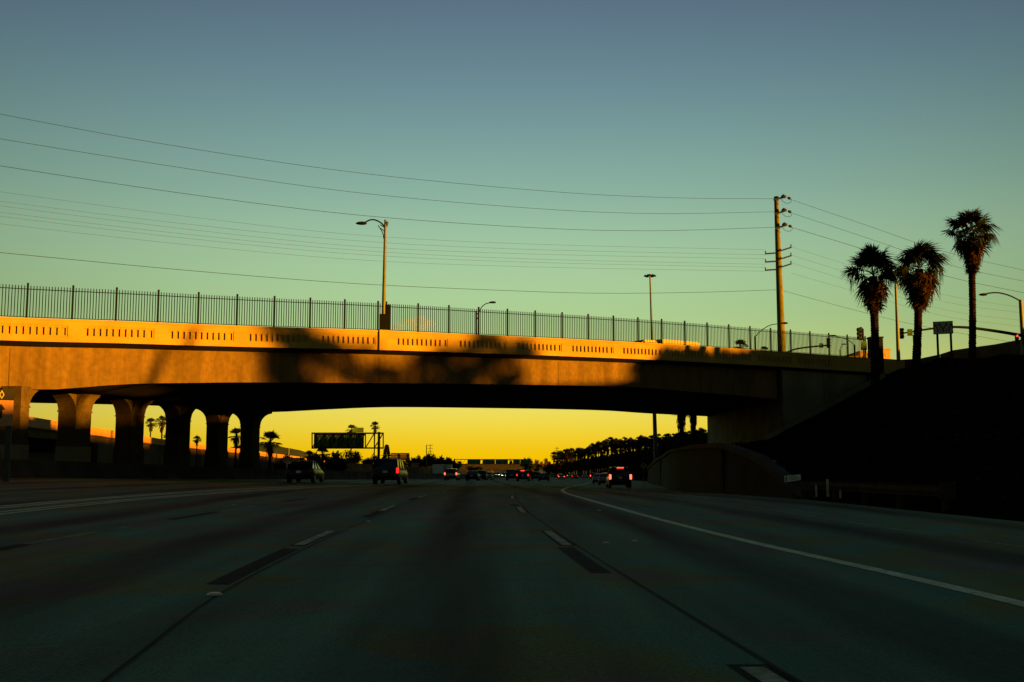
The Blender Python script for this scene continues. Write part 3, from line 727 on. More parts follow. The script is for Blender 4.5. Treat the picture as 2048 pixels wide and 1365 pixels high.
# right mast arm with red signal and lamp
Yr = 92
t3 = thing('mast_arm_signal', tuple(P(2044,700,Yr)), 'long dark mast arm signal with lit red lamp at the right edge', 'traffic signal')
b = MB(); b.tube([P(2048,712,Yr), P(2041,600,Yr)], [0.20,0.15], 12); b.build('pole', M['lamp_pole'], t3, world=True, smooth=True)
b = MB(); tubeP(b, curve_pts([(2046,672),(2000,664),(1945,656.5),(1905,654.5),(1870,657),(1835,662),(1806,667)], 5), Yr, [0.15-0.003*i for i in range(31)], 10); b.build('mast_arm', M['dark_metal'], t3, world=True, smooth=True)
b = MB(); tubeP(b, curve_pts([(2040,602),(2020,592),(2000,586.5),(1985,586),(1972,588)], 5), Yr, 0.06, 8); b.build('lamp_arm', M['dark_metal'], t3, world=True, smooth=True)
luminaire(t3, P(1966,590,Yr), 1, 0.7)
signal_head(t3, P(2031,679,Yr)+Vector((0,-0.25,0)), 0.75, lit=0)
signal_head(t3, P(2046,680,Yr)+Vector((0,-0.25,0)), 0.75)
signal_head(t3, P(1801.5,668,Yr)+Vector((0,-0.25,0)), 0.85)
c = P(1818,666,Yr); b = MB(); b.box(c.x-0.22,c.x+0.22,c.y-0.22,c.y-0.2,c.z-0.28,c.z+0.28); b.build('street_sign', M['gantry_back'], t3, world=True)
# ---- lane arrow sign on two posts
Yg = 84
t4 = thing('lane_sign', tuple(P(1886,720,Yg)), 'white lane arrow sign on two posts at the top of the embankment', 'road sign')
for px in (1875, 1900):
    b = MB(); b.tube([P(px+3,735,Yg), P(px,664,Yg)], 0.085, 8); b.build('post', M['dark_metal'], t4, world=True, smooth=True)
c0 = P(1868,669,Yg); c1 = P(1904,643.5,Yg); yf = c0.y-0.12
b = MB(); b.box(c0.x,c1.x,yf,yf+0.03,c0.z,c1.z); b.build('border_plate', M['dark_metal'], t4, world=True, bevel=0.01)
b = MB(); b.box(c0.x+0.05,c1.x-0.05,yf-0.008,yf-0.001,c0.z+0.05,c1.z-0.05); b.build('sign_face', M['graffiti'] if False else mat('lane_sign_face', (0.30,0.31,0.24), 0.6, 0.06, 2), t4, world=True)
Wd = c1.x-c0.x; Hd = c1.z-c0.z
def ribbon2d(pts, wdt, y, ox, oz, sx=1.0, head=0.0):
    b = MB(); L_ = [Vector((p[0]*sx, 0, p[1])) for p in pts]
    for i in range(len(L_)-1):
        d = (L_[i+1]-L_[i]).normalized(); n_ = Vector((-d.z,0,d.x))*wdt/2
        b.quad(*[(ox+q.x, y, oz+q.z) for q in (L_[i]-n_, L_[i]+n_, L_[i+1]+n_, L_[i+1]-n_)])
    if head:
        d = (L_[-1]-L_[-2]).normalized(); n_ = Vector((-d.z,0,d.x))*head; e = L_[-1]
        b.tri(*[(ox+q.x, y, oz+q.z) for q in (e-n_, e+n_, e+d*head*1.5)])
    return b
ya = yf-0.012; ox, oz = c0.x, c0.z
def arrow(pts, wd=0.085, hd=0.12):
    ribbon2d([(a*Wd, q*Hd) for a, q in pts], wd, ya, ox, oz, head=hd).build('arrow', M['black'], t4, world=True, fix=False)
arrow([(0.22,0.18),(0.235,0.38),(0.20,0.55),(0.13,0.66)]); 
arrow([(0.50,0.18),(0.50,0.40),(0.42,0.55),(0.34,0.72)]); arrow([(0.50,0.38),(0.58,0.55),(0.66,0.72)])
arrow([(0.80,0.18),(0.79,0.38),(0.82,0.55),(0.88,0.66)])
for a in (0.36, 0.645):
    b = MB(); b.quad((ox+a*Wd-0.012,ya,oz+0.12*Hd),(ox+a*Wd+0.012,ya,oz+0.12*Hd),(ox+a*Wd+0.012,ya,oz+0.42*Hd),(ox+a*Wd-0.012,ya,oz+0.42*Hd)); b.build('lane_stroke', M['black'], t4, world=True, fix=False)
t4.rotation_euler = (0,0,-0.42)
# sign seen from behind
t5 = thing('road_sign', tuple(P(1834,722,Yg+4)), 'pair of plain grey sign backs on one post right of the middle palm', 'road sign')
b = MB(); b.tube([P(1836,728,Yg+4), P(1833,669,Yg+4)], 0.06, 8); b.build('post', M['dark_metal'], t5, world=True, smooth=True)
for (xa, ya_, xb, yb_) in ((1827,670,1843,695.5),(1828,698.5,1843,712)):
    a = P(xa, yb_, Yg+4); q = P(xb, ya_, Yg+4); b = MB(); b.box(a.x,q.x,a.y+0.06,a.y+0.09,a.z,q.z); b.build('panel', M['sign_back'], t5, world=True, bevel=0.01)

# ------------------------------------------------------------------ utility pole and wires
YU = 146
UP = thing('utility_pole', tuple(P(1566,706,YU)), 'tall tapered power pole with crossarms lit gold behind the right of the bridge', 'utility pole')
a = P(1565,712,YU); a.z = 8.5; q = P(1552.5,396,YU)
b = MB(); b.tube([a, a.lerp(q,0.5), q], [0.62,0.46,0.30], 16); b.build('pole', M['pole'], UP, world=True, smooth=True)
b = MB(); b.tube([q, q+Vector((0,0,0.15))], [0.34,0.30], 14); b.build('pole_cap', M['insul'], UP, world=True)
for (x0,y0,x1,y1) in ((1547,399,1572,394),(1549,428,1573,421),(1550,457,1574,450)):
    b = MB(); b.bar(P(x0,y0+1,YU-0.6), P(x1,y1,YU-0.6), 0.20, 0.22); b.build('davit_arm', M['insul'], UP, world=True)
    b = MB(); tubeP(b, [(x1-9,y1+1),(x1-5,y1-1),(x1,y1)], YU-0.7, [0.18,0.3,0.16], 8); b.build('insulator', M['insul'], UP, world=True, smooth=True)
    b = MB(); tubeP(b, [(x1+3,y1+1.5),(x1+7,y1+3),(x1+9.5,y1+5)], YU-0.7, [0.14,0.20,0.12], 8); b.build('insulator', M['insul'], UP, world=True, smooth=True)
    b = MB(); tubeP(b, curve_pts([(x1-10,y1+4),(x1-4,y1+11),(x1+4,y1+13),(x1+10,y1+10),(x1+11,y1+5)],5), YU-0.7, 0.03, 5); b.build('jumper', M['wire'], UP, world=True, smooth=True)
for y_ in (507, 523.5, 540):
    b = MB(); b.bar(P(1530,y_+1,YU-0.6), P(1552,y_-0.5,YU-0.6), 0.16, 0.18); b.bar(P(1558,y_-4,YU-0.6), P(1583,y_-12,YU-0.6), 0.16, 0.18); b.build('crossarm', M['insul'], UP, world=True)
    for (x_, yy) in ((1531, y_+1), (1582, y_-12)):
        b = MB(); c = P(x_, yy, YU-0.6); b.tube([c, c+Vector((0,0,0.38))], [0.06,0.09], 6); b.build('insulator', M['insul'], UP, world=True)
def wire(pts, Y0, Y1, r_, m, label, group):
    cp = curve_pts(pts, 8); xa, xb = pts[0][0], pts[-1][0]
    b = MB(); b.tube([P(x, y, Y0+(Y1-Y0)*(x-xa)/(xb-xa)) for x, y in cp], r_, 4, cap=False)
    tag(b.build('power_line', m, None), label, 'power line', group)
GW = 'power lines strung from the utility pole'
wire([(-60,217),(0,228.6),(318,287),(700,344),(1083,382),(1330,395.5),(1548,398)], 105, YU, 0.024, M['wire'], 'topmost of the long power lines left of the pole', GW)
wire([(-60,266),(0,278),(350,334),(700,384),(1050,416),(1300,427.5),(1548,424)], 105, YU, 0.024, M['wire'], 'second power line from the top left of the pole', GW)
wire([(-60,320),(0,332),(350,385),(700,429),(1050,455),(1300,462),(1548,455)], 105, YU, 0.027, M['wire'], 'third power line from the top left of the pole', GW)
th = [(384,469,500),(403,481,510),(412,492,518),(425,500,529),(433,508,535),(448,519,543)]
for i, (a, q, c_) in enumerate(th):
    m_ = (a+q)/2+6; wire([(-60,a-8),(0,a),(350,m_-2),(700,q),(1050,q+(c_-q)*0.62),(1531,c_)], 120, YU, 0.016, M['wire_far'], ['topmost','second','third','fourth','fifth','lowest'][i]+' of the six faint thin power lines below the upper three', 'faint thin power lines left of the pole')
wire([(-60,500),(0,505.5),(350,539),(700,567),(1050,583),(1220,587),(1400,585),(1556,580)], 100, YU, 0.027, M['wire'], 'lowest dark power line just above the bridge fence', GW)
wire([(1583,400),(1730,450),(1883,502),(2048,541),(2120,556)], YU, 150, 0.023, M['wire'], 'upper power line right of the pole towards the right edge', GW)
wire([(1585,427),(1730,475),(1890,528),(2048,563),(2120,577)], YU, 150, 0.023, M['wire'], 'second power line right of the pole passing the tallest palm', GW)
wire([(1586,456),(1730,500),(1890,552),(2048,586),(2120,599)], YU, 150, 0.028, M['wire'], 'third power line right of the pole crossing behind the middle palm', GW)
for i, (a, q, c_) in enumerate(((494,590,616),(511,604,627),(526,620,642),(547,633,654))):
    wire([(1583,a),(1730,(a+q)/2-1),(1890,q),(2048,c_),(2120,c_+10)], YU, 150, 0.014, M['wire_far'], ['topmost','second','third','lowest'][i]+' of the four faint thin power lines descending right of the pole', 'faint thin power lines right of the pole')
wire([(1566,582),(1757,633),(1867,657),(2014,683),(2100,697)], YU, 150, 0.023, M['wire'], 'lowest power line right of the pole passing the lane arrow sign', GW)

# ------------------------------------------------------------------ palms
def frond_mesh(rn, Lp=0.75, Lf=0.95, nleaf=22, droop=0.35, dead=False):
    b = MB(); 
    b.tube([(0,0,0),(Lp*0.5,0,0.04),(Lp,0,0)], [0.022,0.016,0.012], 4)
    spread = 2.1 if not dead else 1.3
    for k in range(nleaf):
        a = -spread+2*spread*k/(nleaf-1)+rn.uniform(-0.05,0.05); L_ = Lf*rn.uniform(0.82,1.08)*(1-0.22*abs(a)/spread)
        if dead: L_ *= rn.uniform(0.6, 1.1)
        w_ = 0.042; d = Vector((math.cos(a), math.sin(a), rn.uniform(-0.10,0.14))); n_ = Vector((-math.sin(a), math.cos(a), 0))*w_
        o = Vector((Lp,0,0)); m1 = o+d*L_*0.6; m1.z -= droop*0.15*L_; tip = o+d*L_; tip.z -= droop*L_*rn.uniform(0.6,1.5)
        b.quad(o-n_*0.2, m1-n_, m1+n_, o+n_*0.2); b.tri(m1-n_, tip, m1+n_)
    return b
rp = random.Random(11)
FR = [frond_mesh(rp, 0.98, 0.78, 28, 0.22).mesh('frond', M['frond']) for _ in range(4)]
FRD = [frond_mesh(rp, 0.85, 0.85, 24, 0.95).mesh('frond', M['frond']) for _ in range(3)]
DF = [frond_mesh(rp, 0.35, 1.0, 14, 0.45, True).mesh('dead_frond', M['dead']) for _ in range(4)]
def trunk_mb(pts, rad, rn, n=12, boots=0.03, seg_h=0.10):
    """tapered trunk with ringed, ragged leaf scars"""
    P_ = [Vector(p) for p in pts]; L_ = sum((P_[i+1]-P_[i]).length for i in range(len(P_)-1)); m_ = int(L_/seg_h); out = []; rd = []
    for i in range(m_+1):
        u = i/m_*(len(P_)-1); k = min(int(u), len(P_)-2); f = u-k; out.append(P_[k].lerp(P_[k+1], f))
        rd.append((rad[k]+(rad[k+1]-rad[k])*f)*(1+(boots*4 if i % 2 else -boots)*rn.uniform(0.5,1.3)))
    b = MB(); b.tube(out, rd, n); b.v = [tuple(Vector(v)+Vector((rn.uniform(-1,1),rn.uniform(-1,1),0))*boots*0.4) for v in b.v]
    # leftover leaf boots
    for i in range(int(L_*9)):
        u = rn.random()*(len(out)-2); k = int(u); a = rn.uniform(0, 6.3); r_ = rd[k]; c = out[k]+Vector((math.cos(a), math.sin(a), 0))*r_*0.9
        q = c+Vector((math.cos(a), math.sin(a), 1.1))*0.085; t_ = Vector((-math.sin(a), math.cos(a), 0))*0.05; b.tri(c-t_, c+t_, q)
    return b
def big_palm(label, base, crown, r_base, r_top, R_, skirt, rn, nf=32, nd=50, group=None, skirtR=0.8, droopy=0.3, top=1.0, hang=0):
    t = thing('fan_palm', tuple(base), label, 'palm tree', group); C0 = Vector(crown)
    mid = Vector(base).lerp(C0, 0.5)+Vector((0.08,0,0))
    b = trunk_mb([base, mid, C0+Vector((0,0,-0.2))], [r_base, (r_base+r_top)/2, r_top*1.2], rn); b.build('trunk', M['trunk'], t, world=True, smooth=False, fix=False)
    L0 = full_loc(t); k_ = R_/1.6
    for i in range(nf):
        el = math.radians(rn.choice([rn.uniform(35,85), rn.uniform(0,50), rn.uniform(-40,20)])); az = i*2.39996+rn.uniform(-0.3,0.3)
        me = rn.choice(FRD if (el < 0.1 or rn.random() < droopy) else FR)
        s_ = k_*rn.uniform(0.95,1.25)*(top if el > 0.9 else 1)
        o = link_mesh('frond', me, t, C0-L0+Vector((0,0,rn.uniform(-0.2,0.15))), (0,0,0), (s_,s_,s_))
        o.rotation_mode = 'XYZ'; o.rotation_euler = (rn.uniform(-0.5,0.5), -el, az)
    for i in range(nd):
        f = (i+0.5)/nd; z = -0.15-skirt*f*0.68; az = i*2.39996+rn.uniform(-0.4,0.4); rr_ = r_top*1.0
        fl_ = (1-f)**1.0; el = -math.radians(86-52*fl_*rn.uniform(0.5,1.15))
        s_ = k_*skirtR*1.25*rn.uniform(0.75,1.15)*(0.66+0.5*fl_)
        o = link_mesh('dead_frond', rn.choice(DF), t, C0-L0+Vector((math.cos(az)*rr_, math.sin(az)*rr_, z)), (0,0,0), (s_,s_,s_))
        o.rotation_euler = (rn.uniform(-0.8,0.8), -el, az)
    for i in range(hang):           # loose hanging strands at the sides
        az = rn.choice([rn.uniform(-0.5,0.5), rn.uniform(2.6,3.7)]); x0 = k_*rn.uniform(1.0,1.45)
        b = MB(); c = C0+Vector((math.cos(az)*x0, math.sin(az)*x0, rn.uniform(-0.5,0.2)))
        b.tube([C0, C0.lerp(c,0.6)+Vector((0,0,0.25)), c, c+Vector((rn.uniform(-0.05,0.1),0,-0.5))], [0.02,0.014,0.01,0.006], 4)
        for k in range(9):
            q = c+Vector((rn.uniform(-0.14,0.14), rn.uniform(-0.1,0.1), rn.uniform(-0.1,0.1))); l_ = rn.uniform(0.5,1.3)*k_
            b.tri(q-Vector((0.02,0,0)), q+Vector((0.02,0,0)), q+Vector((rn.uniform(-0.06,0.06),0,-l_)))
        b.build('hanging_frond', M['frond'], t, world=True, fix=False)
    return t
def hill_at(px, Y):
    x = P(px, 700, Y).x; return Vector((x, Y, slope_z(Y, x-toe(Y)-0.3)-0.1))
def palm_px(label, bpx, cpx, cpy, Y, Rpx, skirt_px, tw, seed, **kw):
    base = hill_at(bpx, Y); crown = P(cpx, cpy, Y); s_ = Y/F
    return big_palm(label, base, crown, tw*s_*0.62, tw*s_*0.45, Rpx*s_, skirt_px*s_, random.Random(seed), **kw)
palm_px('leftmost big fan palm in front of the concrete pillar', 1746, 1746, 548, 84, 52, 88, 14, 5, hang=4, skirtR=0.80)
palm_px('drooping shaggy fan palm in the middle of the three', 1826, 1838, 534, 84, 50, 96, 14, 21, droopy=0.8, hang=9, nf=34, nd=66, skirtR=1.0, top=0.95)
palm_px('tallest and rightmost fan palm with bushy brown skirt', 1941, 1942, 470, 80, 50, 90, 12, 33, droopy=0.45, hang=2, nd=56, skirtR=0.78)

# small palms: one mesh crown each, shared
def small_palm_meshes(seed, H, R_, skirt, rn):
    b = MB()
    for i in range(24):
        el = math.radians(rn.uniform(-35,85)); az = i*2.4+rn.uniform(-0.3,0.3); d = Vector((math.cos(el)*math.cos(az), math.cos(el)*math.sin(az), math.sin(el)))
        n_ = d.cross(Vector((0,0,1))).normalized(); u_ = n_.cross(d); o = Vector((0,0,H)); f0 = o+d*R_*0.42; b.bar(o, f0, 0.05)
        for k in range(9):
            a = -1.25+2.5*k/8; dd = (d*math.cos(a)+n_*math.sin(a)); tip = f0+dd*R_*0.62*rn.uniform(0.85,1.1)+Vector((0,0,-R_*0.16*rn.uniform(0.3,1.6))); p_ = d*-math.sin(a)+n_*math.cos(a)
            mid = f0+dd*R_*0.35; b.quad(f0-p_*0.02, mid-p_*0.085, tip, mid+p_*0.085)
    cr_ = b.mesh('crown', M['frond'])
    b = MB()
    for i in range(60):
        f = rn.random(); az = rn.uniform(0,6.3); z = H-0.1-skirt*f; r_ = R_*0.50*(1-0.55*f)*rn.uniform(0.5,1)
        a_ = Vector((math.cos(az)*r_*0.5, math.sin(az)*r_*0.5, z+0.3)); e_ = Vector((math.cos(az)*r_, math.sin(az)*r_, z-0.4)); t_ = Vector((-math.sin(az), math.cos(az), 0))*0.12
        b.quad(a_-t_*0.5, e_-t_, e_+Vector((0,0,-0.3)), a_+t_*0.5)
    sk = b.mesh('skirt', M['dead'])
    tr = trunk_mb([(0,0,-0.5),(0.1,0,H*0.5),(0,0,H)], [0.24,0.17,0.15], rn, n=7, boots=0.02, seg_h=0.5).mesh('trunk', M['trunk'])
    return tr, cr_, sk
rs = random.Random(5)
PV = [small_palm_meshes(i, 1.0*h_, 1.7, 1.6, rs) for i, h_ in enumerate((6.5, 8.0, 10.0, 12.0))]
PH = (6.5, 8.0, 10.0, 12.0)
def small_palm(label, loc, H, s_=1.0, group=None, rz=0, cat='palm tree'):
    k = min(range(4), key=lambda i: abs(PH[i]*s_-H)); tr, cr_, sk = PV[k]; f = H/PH[k]
    t = thing('small_palm', loc, label, cat, group, rz)
    link_mesh('trunk', tr, t, sc=(s_,s_,f)); 
    o = link_mesh('crown', cr_, t, (0,0,H-PH[k]*s_), sc=(s_,s_,s_)); o = link_mesh('skirt', sk, t, (0,0,H-PH[k]*s_), sc=(s_,s_,s_)); return t
def palm_top(label, px, py_top, Y, Rpx, zb=None, group=None):
    """palm whose crown centre shows at px, py_top"""
    c = P(px, py_top, Y); z0 = zb if zb is not None else sinterp(PROF, Y)-0.5
    return small_palm(label, (c.x, Y, z0), c.z-z0, (Rpx if group else Rpx*1.3)*Y/F/1.7, group, rz=px*0.7)
palm_top('left of the two palms seen through the third bridge opening', 302, 847, 260, 10, 0)
palm_top('right of the two palms seen through the third bridge opening', 324, 845, 262, 12.5, 0)
palm_top('low palm top peeking over the ramp beside the column', 336, 873, 268, 8, 0)
palm_top('dark round palm in the fourth bridge opening', 394, 880, 240, 8, 0)
palm_top('palm in the fifth narrow bridge opening', 473, 872, 190, 15, 0)
palm_top('large palm just right of the last bridge column', 541, 884, 165, 20, 0)
palm_top('tall slim palm rising above the sign gantry truss', 750, 853, 330, 9, -3)
palm_top('palm half hidden behind the small panel on the gantry', 703, 861, 330, 11, -3)
palm_top('bushy palm left of the gantry post below the sign', 645, 908, 240, 13, -2)
palm_top('short palm at the left end of the distant trees', 619, 912, 300, 10, -3)
palm_top('left palm with shaggy skirt hanging below the bridge deck at right', 1363, 822, 150, 17, 3.5)
palm_top('slim skirted palm beside the right abutment under the deck', 1386, 812, 155, 13, 3.6)
palm_top('small palm top behind the bridge fence left of the utility pole', 1481, 694, 150, 14, 8)
palm_top('tiny palm top behind the fence beside the arm lamp', 1528, 702, 160, 9, 8)
# skirts of the two palms under the deck (big hanging thatch)
for px, py0, py1, Y, wp in ((1362, 826, 880, 149.5, 11), (1386, 826, 868, 154.5, 9)):
    a = P(px, py0, Y); q = P(px, py1, Y); n = 8; b = MB(); rn = random.Random(px)
    for i in range(150):
        f = rn.random()**0.8; az = rn.uniform(0, 6.3); r_ = wp*Y/F*(1-0.5*f)*rn.uniform(0.6,1.05); z = a.z+(q.z-a.z)*f
        u = Vector((a.x+math.cos(az)*r_*0.7, a.y+math.sin(az)*r_*0.7, z+0.5)); e_ = Vector((a.x+math.cos(az)*r_, a.y+math.sin(az)*r_, z-0.3)); t_ = Vector((-math.sin(az), math.cos(az), 0))*0.14
        b.quad(u-t_*0.6, e_-t_, e_+Vector((0,0,-0.35)), u+t_*0.6)
    par_ = [o for o in COL.objects if o.name.startswith('small_palm') and abs(o.location.y-Y-0.5) < 0.2 and abs(o.location.x-a.x) < 1][0]
    par_.rotation_euler = (0,0,0)
    b.build('thatch', M['dead'], par_, world=True, fix=False)
# the dense palm row beyond the bridge on the right
PROW = [(1106,906,520),(1130,903,500),(1160,897,470),(1190,889,440),(1215,879,420),(1245,880,395),(1270,878,370),(1300,874,340),(1330,872,310),(1365,868,280),(1400,860,255)]
rn = random.Random(9); n_p = 130
for i in range(n_p):
    u = i/(n_p-1); px = 1108+300*u+rn.uniform(-2,2); pt_ = interp([(a, q) for a, q, c in PROW], px)+rn.uniform(-1.5,6.5)+4; Y = interp([(a, c) for a, q, c in PROW], px)+rn.uniform(-14,14)
    if i % 3 == 2: pt_ += 9
    if i % 3 == 1: pt_ += 4
    palm_top('one of the many dark palms in the dense row beyond the bridge at right', px, pt_, Y, 8.5+2.5*u+rn.uniform(-1.2,1.2), zb=-3.5+4.0*u, group='palms in the dense row at right')
# shrubs beneath the row
def leafmass(name, pts, n, m, rn, size):
    b = MB()
    for k in range(n):
        c, r3 = rn.choice(pts); d = Vector((rn.gauss(0,1), rn.gauss(0,1), rn.gauss(0,1))).normalized()*rn.random()**0.4
        q = Vector(c)+Vector((d.x*r3[0], d.y*r3[1], d.z*r3[2])); u = Vector((rn.uniform(-1,1), rn.uniform(-1,1), rn.uniform(-1,1)))*size; v = Vector((rn.uniform(-1,1), rn.uniform(-1,1), rn.uniform(-1,1)))*size
        b.tri(q-u*0.5, q+u*0.5, q+v)
    return b
pts = []
for i in range(110):
    px = 1095+330*i/109+rn.uniform(-3,3); Y = interp([(a, c) for a, q, c in PROW], px)-10+rn.uniform(-6,20); py = interp([(1095,926),(1200,911),(1290,900),(1340,891),(1420,874)], px)
    c = P(px, py+14, Y); pts.append((c, (2.2, 2.0, 2.4)))
tag(leafmass('undergrowth', pts, 30000, M['leaf'], rn, 0.75).build('undergrowth', M['leaf'], fix=False), 'dark undergrowth beneath the dense palm row at right', 'undergrowth', kind='stuff')

tag(leafmass('brush', pts, 12000, M['leaf_brown'], rn, 0.6).build('dry_brush', M['leaf_brown'], fix=False), 'dry brown brush mixed into the palm row at right', 'brush', kind='stuff')
# ------------------------------------------------------------------ broadleaf trees
def tree_meshes(rn, m, spread=1.0, n=900, size=0.11):
    cl_ = [((rn.uniform(-0.28,0.28), rn.uniform(-0.28,0.28), 0.62+rn.uniform(-0.2,0.22)), (rn.uniform(0.13,0.24),)*2+(rn.uniform(0.10,0.17),)) for _ in range(9)]
    cr_ = leafmass('crown', cl_, n, m, rn, size).mesh('crown', m)
    b = MB(); b.tube([(0,0,-0.1),(0.01,0,0.25),(0,0.01,0.55)], [0.035,0.028,0.015], 7)
    for k in range(6):
        c, _ = cl_[k]; b.tube([(0.005,0,0.25+0.03*k), (c[0]*0.5, c[1]*0.5, 0.45), c], [0.018,0.012,0.004], 5)
    return b.mesh('trunk', M['bark']), cr_
rt = random.Random(2)
TV = [tree_meshes(rt, M['leaf']) for _ in range(3)] + [tree_meshes(rt, M['leaf_brown'], n=650, size=0.075) for _ in range(2)]
def tree(label, px, ytop, Y, wpx, k, zb=None, cat='tree', group=None):
    c = P(px, ytop, Y); z0 = zb if zb is not None else sinterp(PROF, Y)-0.6; H = (c.z-z0)/0.98; w_ = wpx*Y/F/0.95
    t = thing('broadleaf_tree', (c.x, Y, z0), label, cat, group, rz=px*1.3)
    tr, cr_ = TV[k]; link_mesh('trunk', tr, t, sc=(w_,w_,H)); link_mesh('crown', cr_, t, sc=(w_,w_,H)); return t
TL = [(560,918,260,24,0,'low dark shrub tree right of the last column'),(586,905,330,40,0,'dark tree in front of the hill behind the black sedan'),(606,903,345,34,1,'second dark tree before the hill above the black sedan'),
      (630,903,320,36,2,'dark tree below the left end of the gantry sign'),(664,897,300,44,3,'thin brown tree under the middle of the gantry sign'),(690,898,290,46,4,'brown loose tree under the right part of the gantry sign'),
      (716,896,300,44,3,'brown tree left of the gantry post'),(738,906,280,34,0,'dark tree at the foot of the gantry post'),(674,912,250,60,2,'wide low dark tree behind the black sport utility car'),
      (826,906,420,26,1,'dark round tree right of the billboard'),(838,908,430,24,0,'dark narrow tree left of the light pole'),(855,906,440,30,2,'dark tree behind the light pole'),
      (875,907,420,36,0,'dark tree above the white box trucks'),(893,906,410,40,1,'large round dark tree left of the distant gantry'),(912,919,400,30,2,'low dark tree at the left end of the distant gantry'),
      (1048,914,560,14,0,'small dark tree behind the right of the distant gantry'),(1059,910,540,24,1,'round dark tree at the right end of the distant gantry'),(1077,916,520,22,3,'loose tree right of the distant gantry'),
      (1087,915,530,18,4,'loose pointed tree left of the palm row'),(1096,920,540,20,2,'low tree at the left end of the palm row'),(1022,917,620,10,2,'tiny tree top above the distant gantry beam'),
      (800,916,380,44,3,'brown shrub tree behind the billboard legs'),(950,932,560,40,2,'low dark tree behind the distant overpass')]
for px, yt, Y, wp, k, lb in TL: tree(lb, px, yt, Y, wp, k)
cl_c = P(820, 651, 2400); kx = 2400/F
vb = MB()
for (px, py, rx, rz_) in ((800,655,20,8),(822,650,24,13),(845,644,20,12),(856,650,16,14),(838,655,26,9)):
    c = P(px, py, 2400); n_ = 12; rings_ = []
    for a in range(1, n_):
        f = math.pi*a/n_; rings_.append([(c.x+rx*kx*math.sin(f)*math.cos(t_), c.y+30*math.sin(f)*math.sin(t_), c.z+rz_*kx*math.cos(f)) for t_ in [2*math.pi*q/16 for q in range(16)]])
    vb.loft(rings_)
cm = bpy.data.materials.new('cloud_vapour'); cm.use_nodes = True; ct = cm.node_tree; ct.nodes.clear()
co = ct.nodes.new('ShaderNodeOutputMaterial'); pv = ct.nodes.new('ShaderNodeVolumePrincipled'); ct.links.new(pv.outputs[0], co.inputs['Volume'])
pv.inputs['Color'].default_value = (0.9,0.9,0.8,1); tcn = ct.nodes.new('ShaderNodeTexCoord'); nn = ct.nodes.new('ShaderNodeTexNoise'); nn.inputs['Scale'].default_value = 0.035; nn.inputs['Detail'].default_value = 3
ct.links.new(tcn.outputs['Object'], nn.inputs['Vector']); mr_ = ct.nodes.new('ShaderNodeMapRange'); ct.links.new(nn.outputs['Fac'], mr_.inputs[0]); mr_.inputs[1].default_value = 0.38; mr_.inputs[2].default_value = 0.72; mr_.inputs[3].default_value = 0; mr_.inputs[4].default_value = 0.022
ct.links.new(mr_.outputs[0], pv.inputs['Density'])
tag(vb.build('cloud', cm, fix=True), 'small pale sunlit wisp of cloud behind the bridge fence', 'cloud')
# conifer
cf = thing('conifer_tree', (P(773,930,330).x, 330, -3.0), 'narrow dark conifer beside the gantry post', 'tree')
H = P(773,889,330).z+3.0; b = MB()
for k in range(900):
    f = rt.random()**0.8; z = H*(0.12+0.88*f); r_ = 1.9*(1-f)**0.8*rt.uniform(0.3,1.05)+0.1; a = rt.uniform(0,6.3); c = Vector((math.cos(a)*r_, math.sin(a)*r_, z)); b.tri(c, c+Vector((rt.uniform(-.4,.4),rt.uniform(-.4,.4),-0.5)), c+Vector((math.cos(a)*0.5, math.sin(a)*0.5, -0.2)))
b.build('crown', M['leaf'], cf, fix=False); b = MB(); b.tube([(0,0,-0.5),(0,0,H*0.9)], [0.22,0.05], 6); b.build('trunk', M['bark'], cf)

# ------------------------------------------------------------------ left connector ramp
RP = [(-60,812,112),(0,823,125),(80,837,142),(140,847,160),(200,857,182),(260,868,205),(320,878,232),(400,888,265),(480,898,300),(560,909,350),(640,919,420),(720,928,520)]
ramp_t = thing('connector_ramp', (P(200,900,182).x, 182, 0), 'descending connector ramp with sunlit parapet left of the freeway', 'ramp')
tops = [P(px, py, Y) for px, py, Y in RP]
def rampstrip(name, dz0, dz1, off0, off1, m, i0=0, i1=None, ground=False):
    b = MB(); R_ = []
    for k in range(i0, (i1 or len(tops))):
        p_ = tops[k]; d = (tops[min(k+1,len(tops)-1)]-tops[max(k-1,0)]); d.z = 0; d.normalize(); n_ = Vector((d.y, -d.x, 0))
        z1 = p_.z+dz1; z0 = p_.z+dz0 if not ground else -6
        a = p_+n_*off0; c = p_+n_*off1; R_.append([(a.x,a.y,z0),(c.x,c.y,z0),(c.x,c.y,z1),(a.x,a.y,z1)])
    b.loft(R_); return b.build(name, m, ramp_t, world=True)
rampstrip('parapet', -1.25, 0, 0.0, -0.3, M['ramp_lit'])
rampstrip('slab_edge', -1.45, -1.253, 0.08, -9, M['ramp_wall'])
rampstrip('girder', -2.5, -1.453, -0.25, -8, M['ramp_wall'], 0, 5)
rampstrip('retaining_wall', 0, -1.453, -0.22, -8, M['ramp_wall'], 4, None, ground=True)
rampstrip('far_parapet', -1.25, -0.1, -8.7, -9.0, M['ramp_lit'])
for k in range(0, 4):
    a = tops[k]; b = MB(); b.box(a.x-2.6,a.x-1.6,a.y-0.6,a.y+0.6,-1,a.z-2.45); b.build('column', M['column'], ramp_t, world=True)
for k in (5,6,7,8):
    a = tops[k]+Vector((0.15,0,0)); b = MB(); b.box(a.x-0.02,a.x+0.14,a.y-0.25,a.y+0.25,-2,a.z-1.46); b.build('pilaster', M['ramp_wall'], ramp_t, world=True)
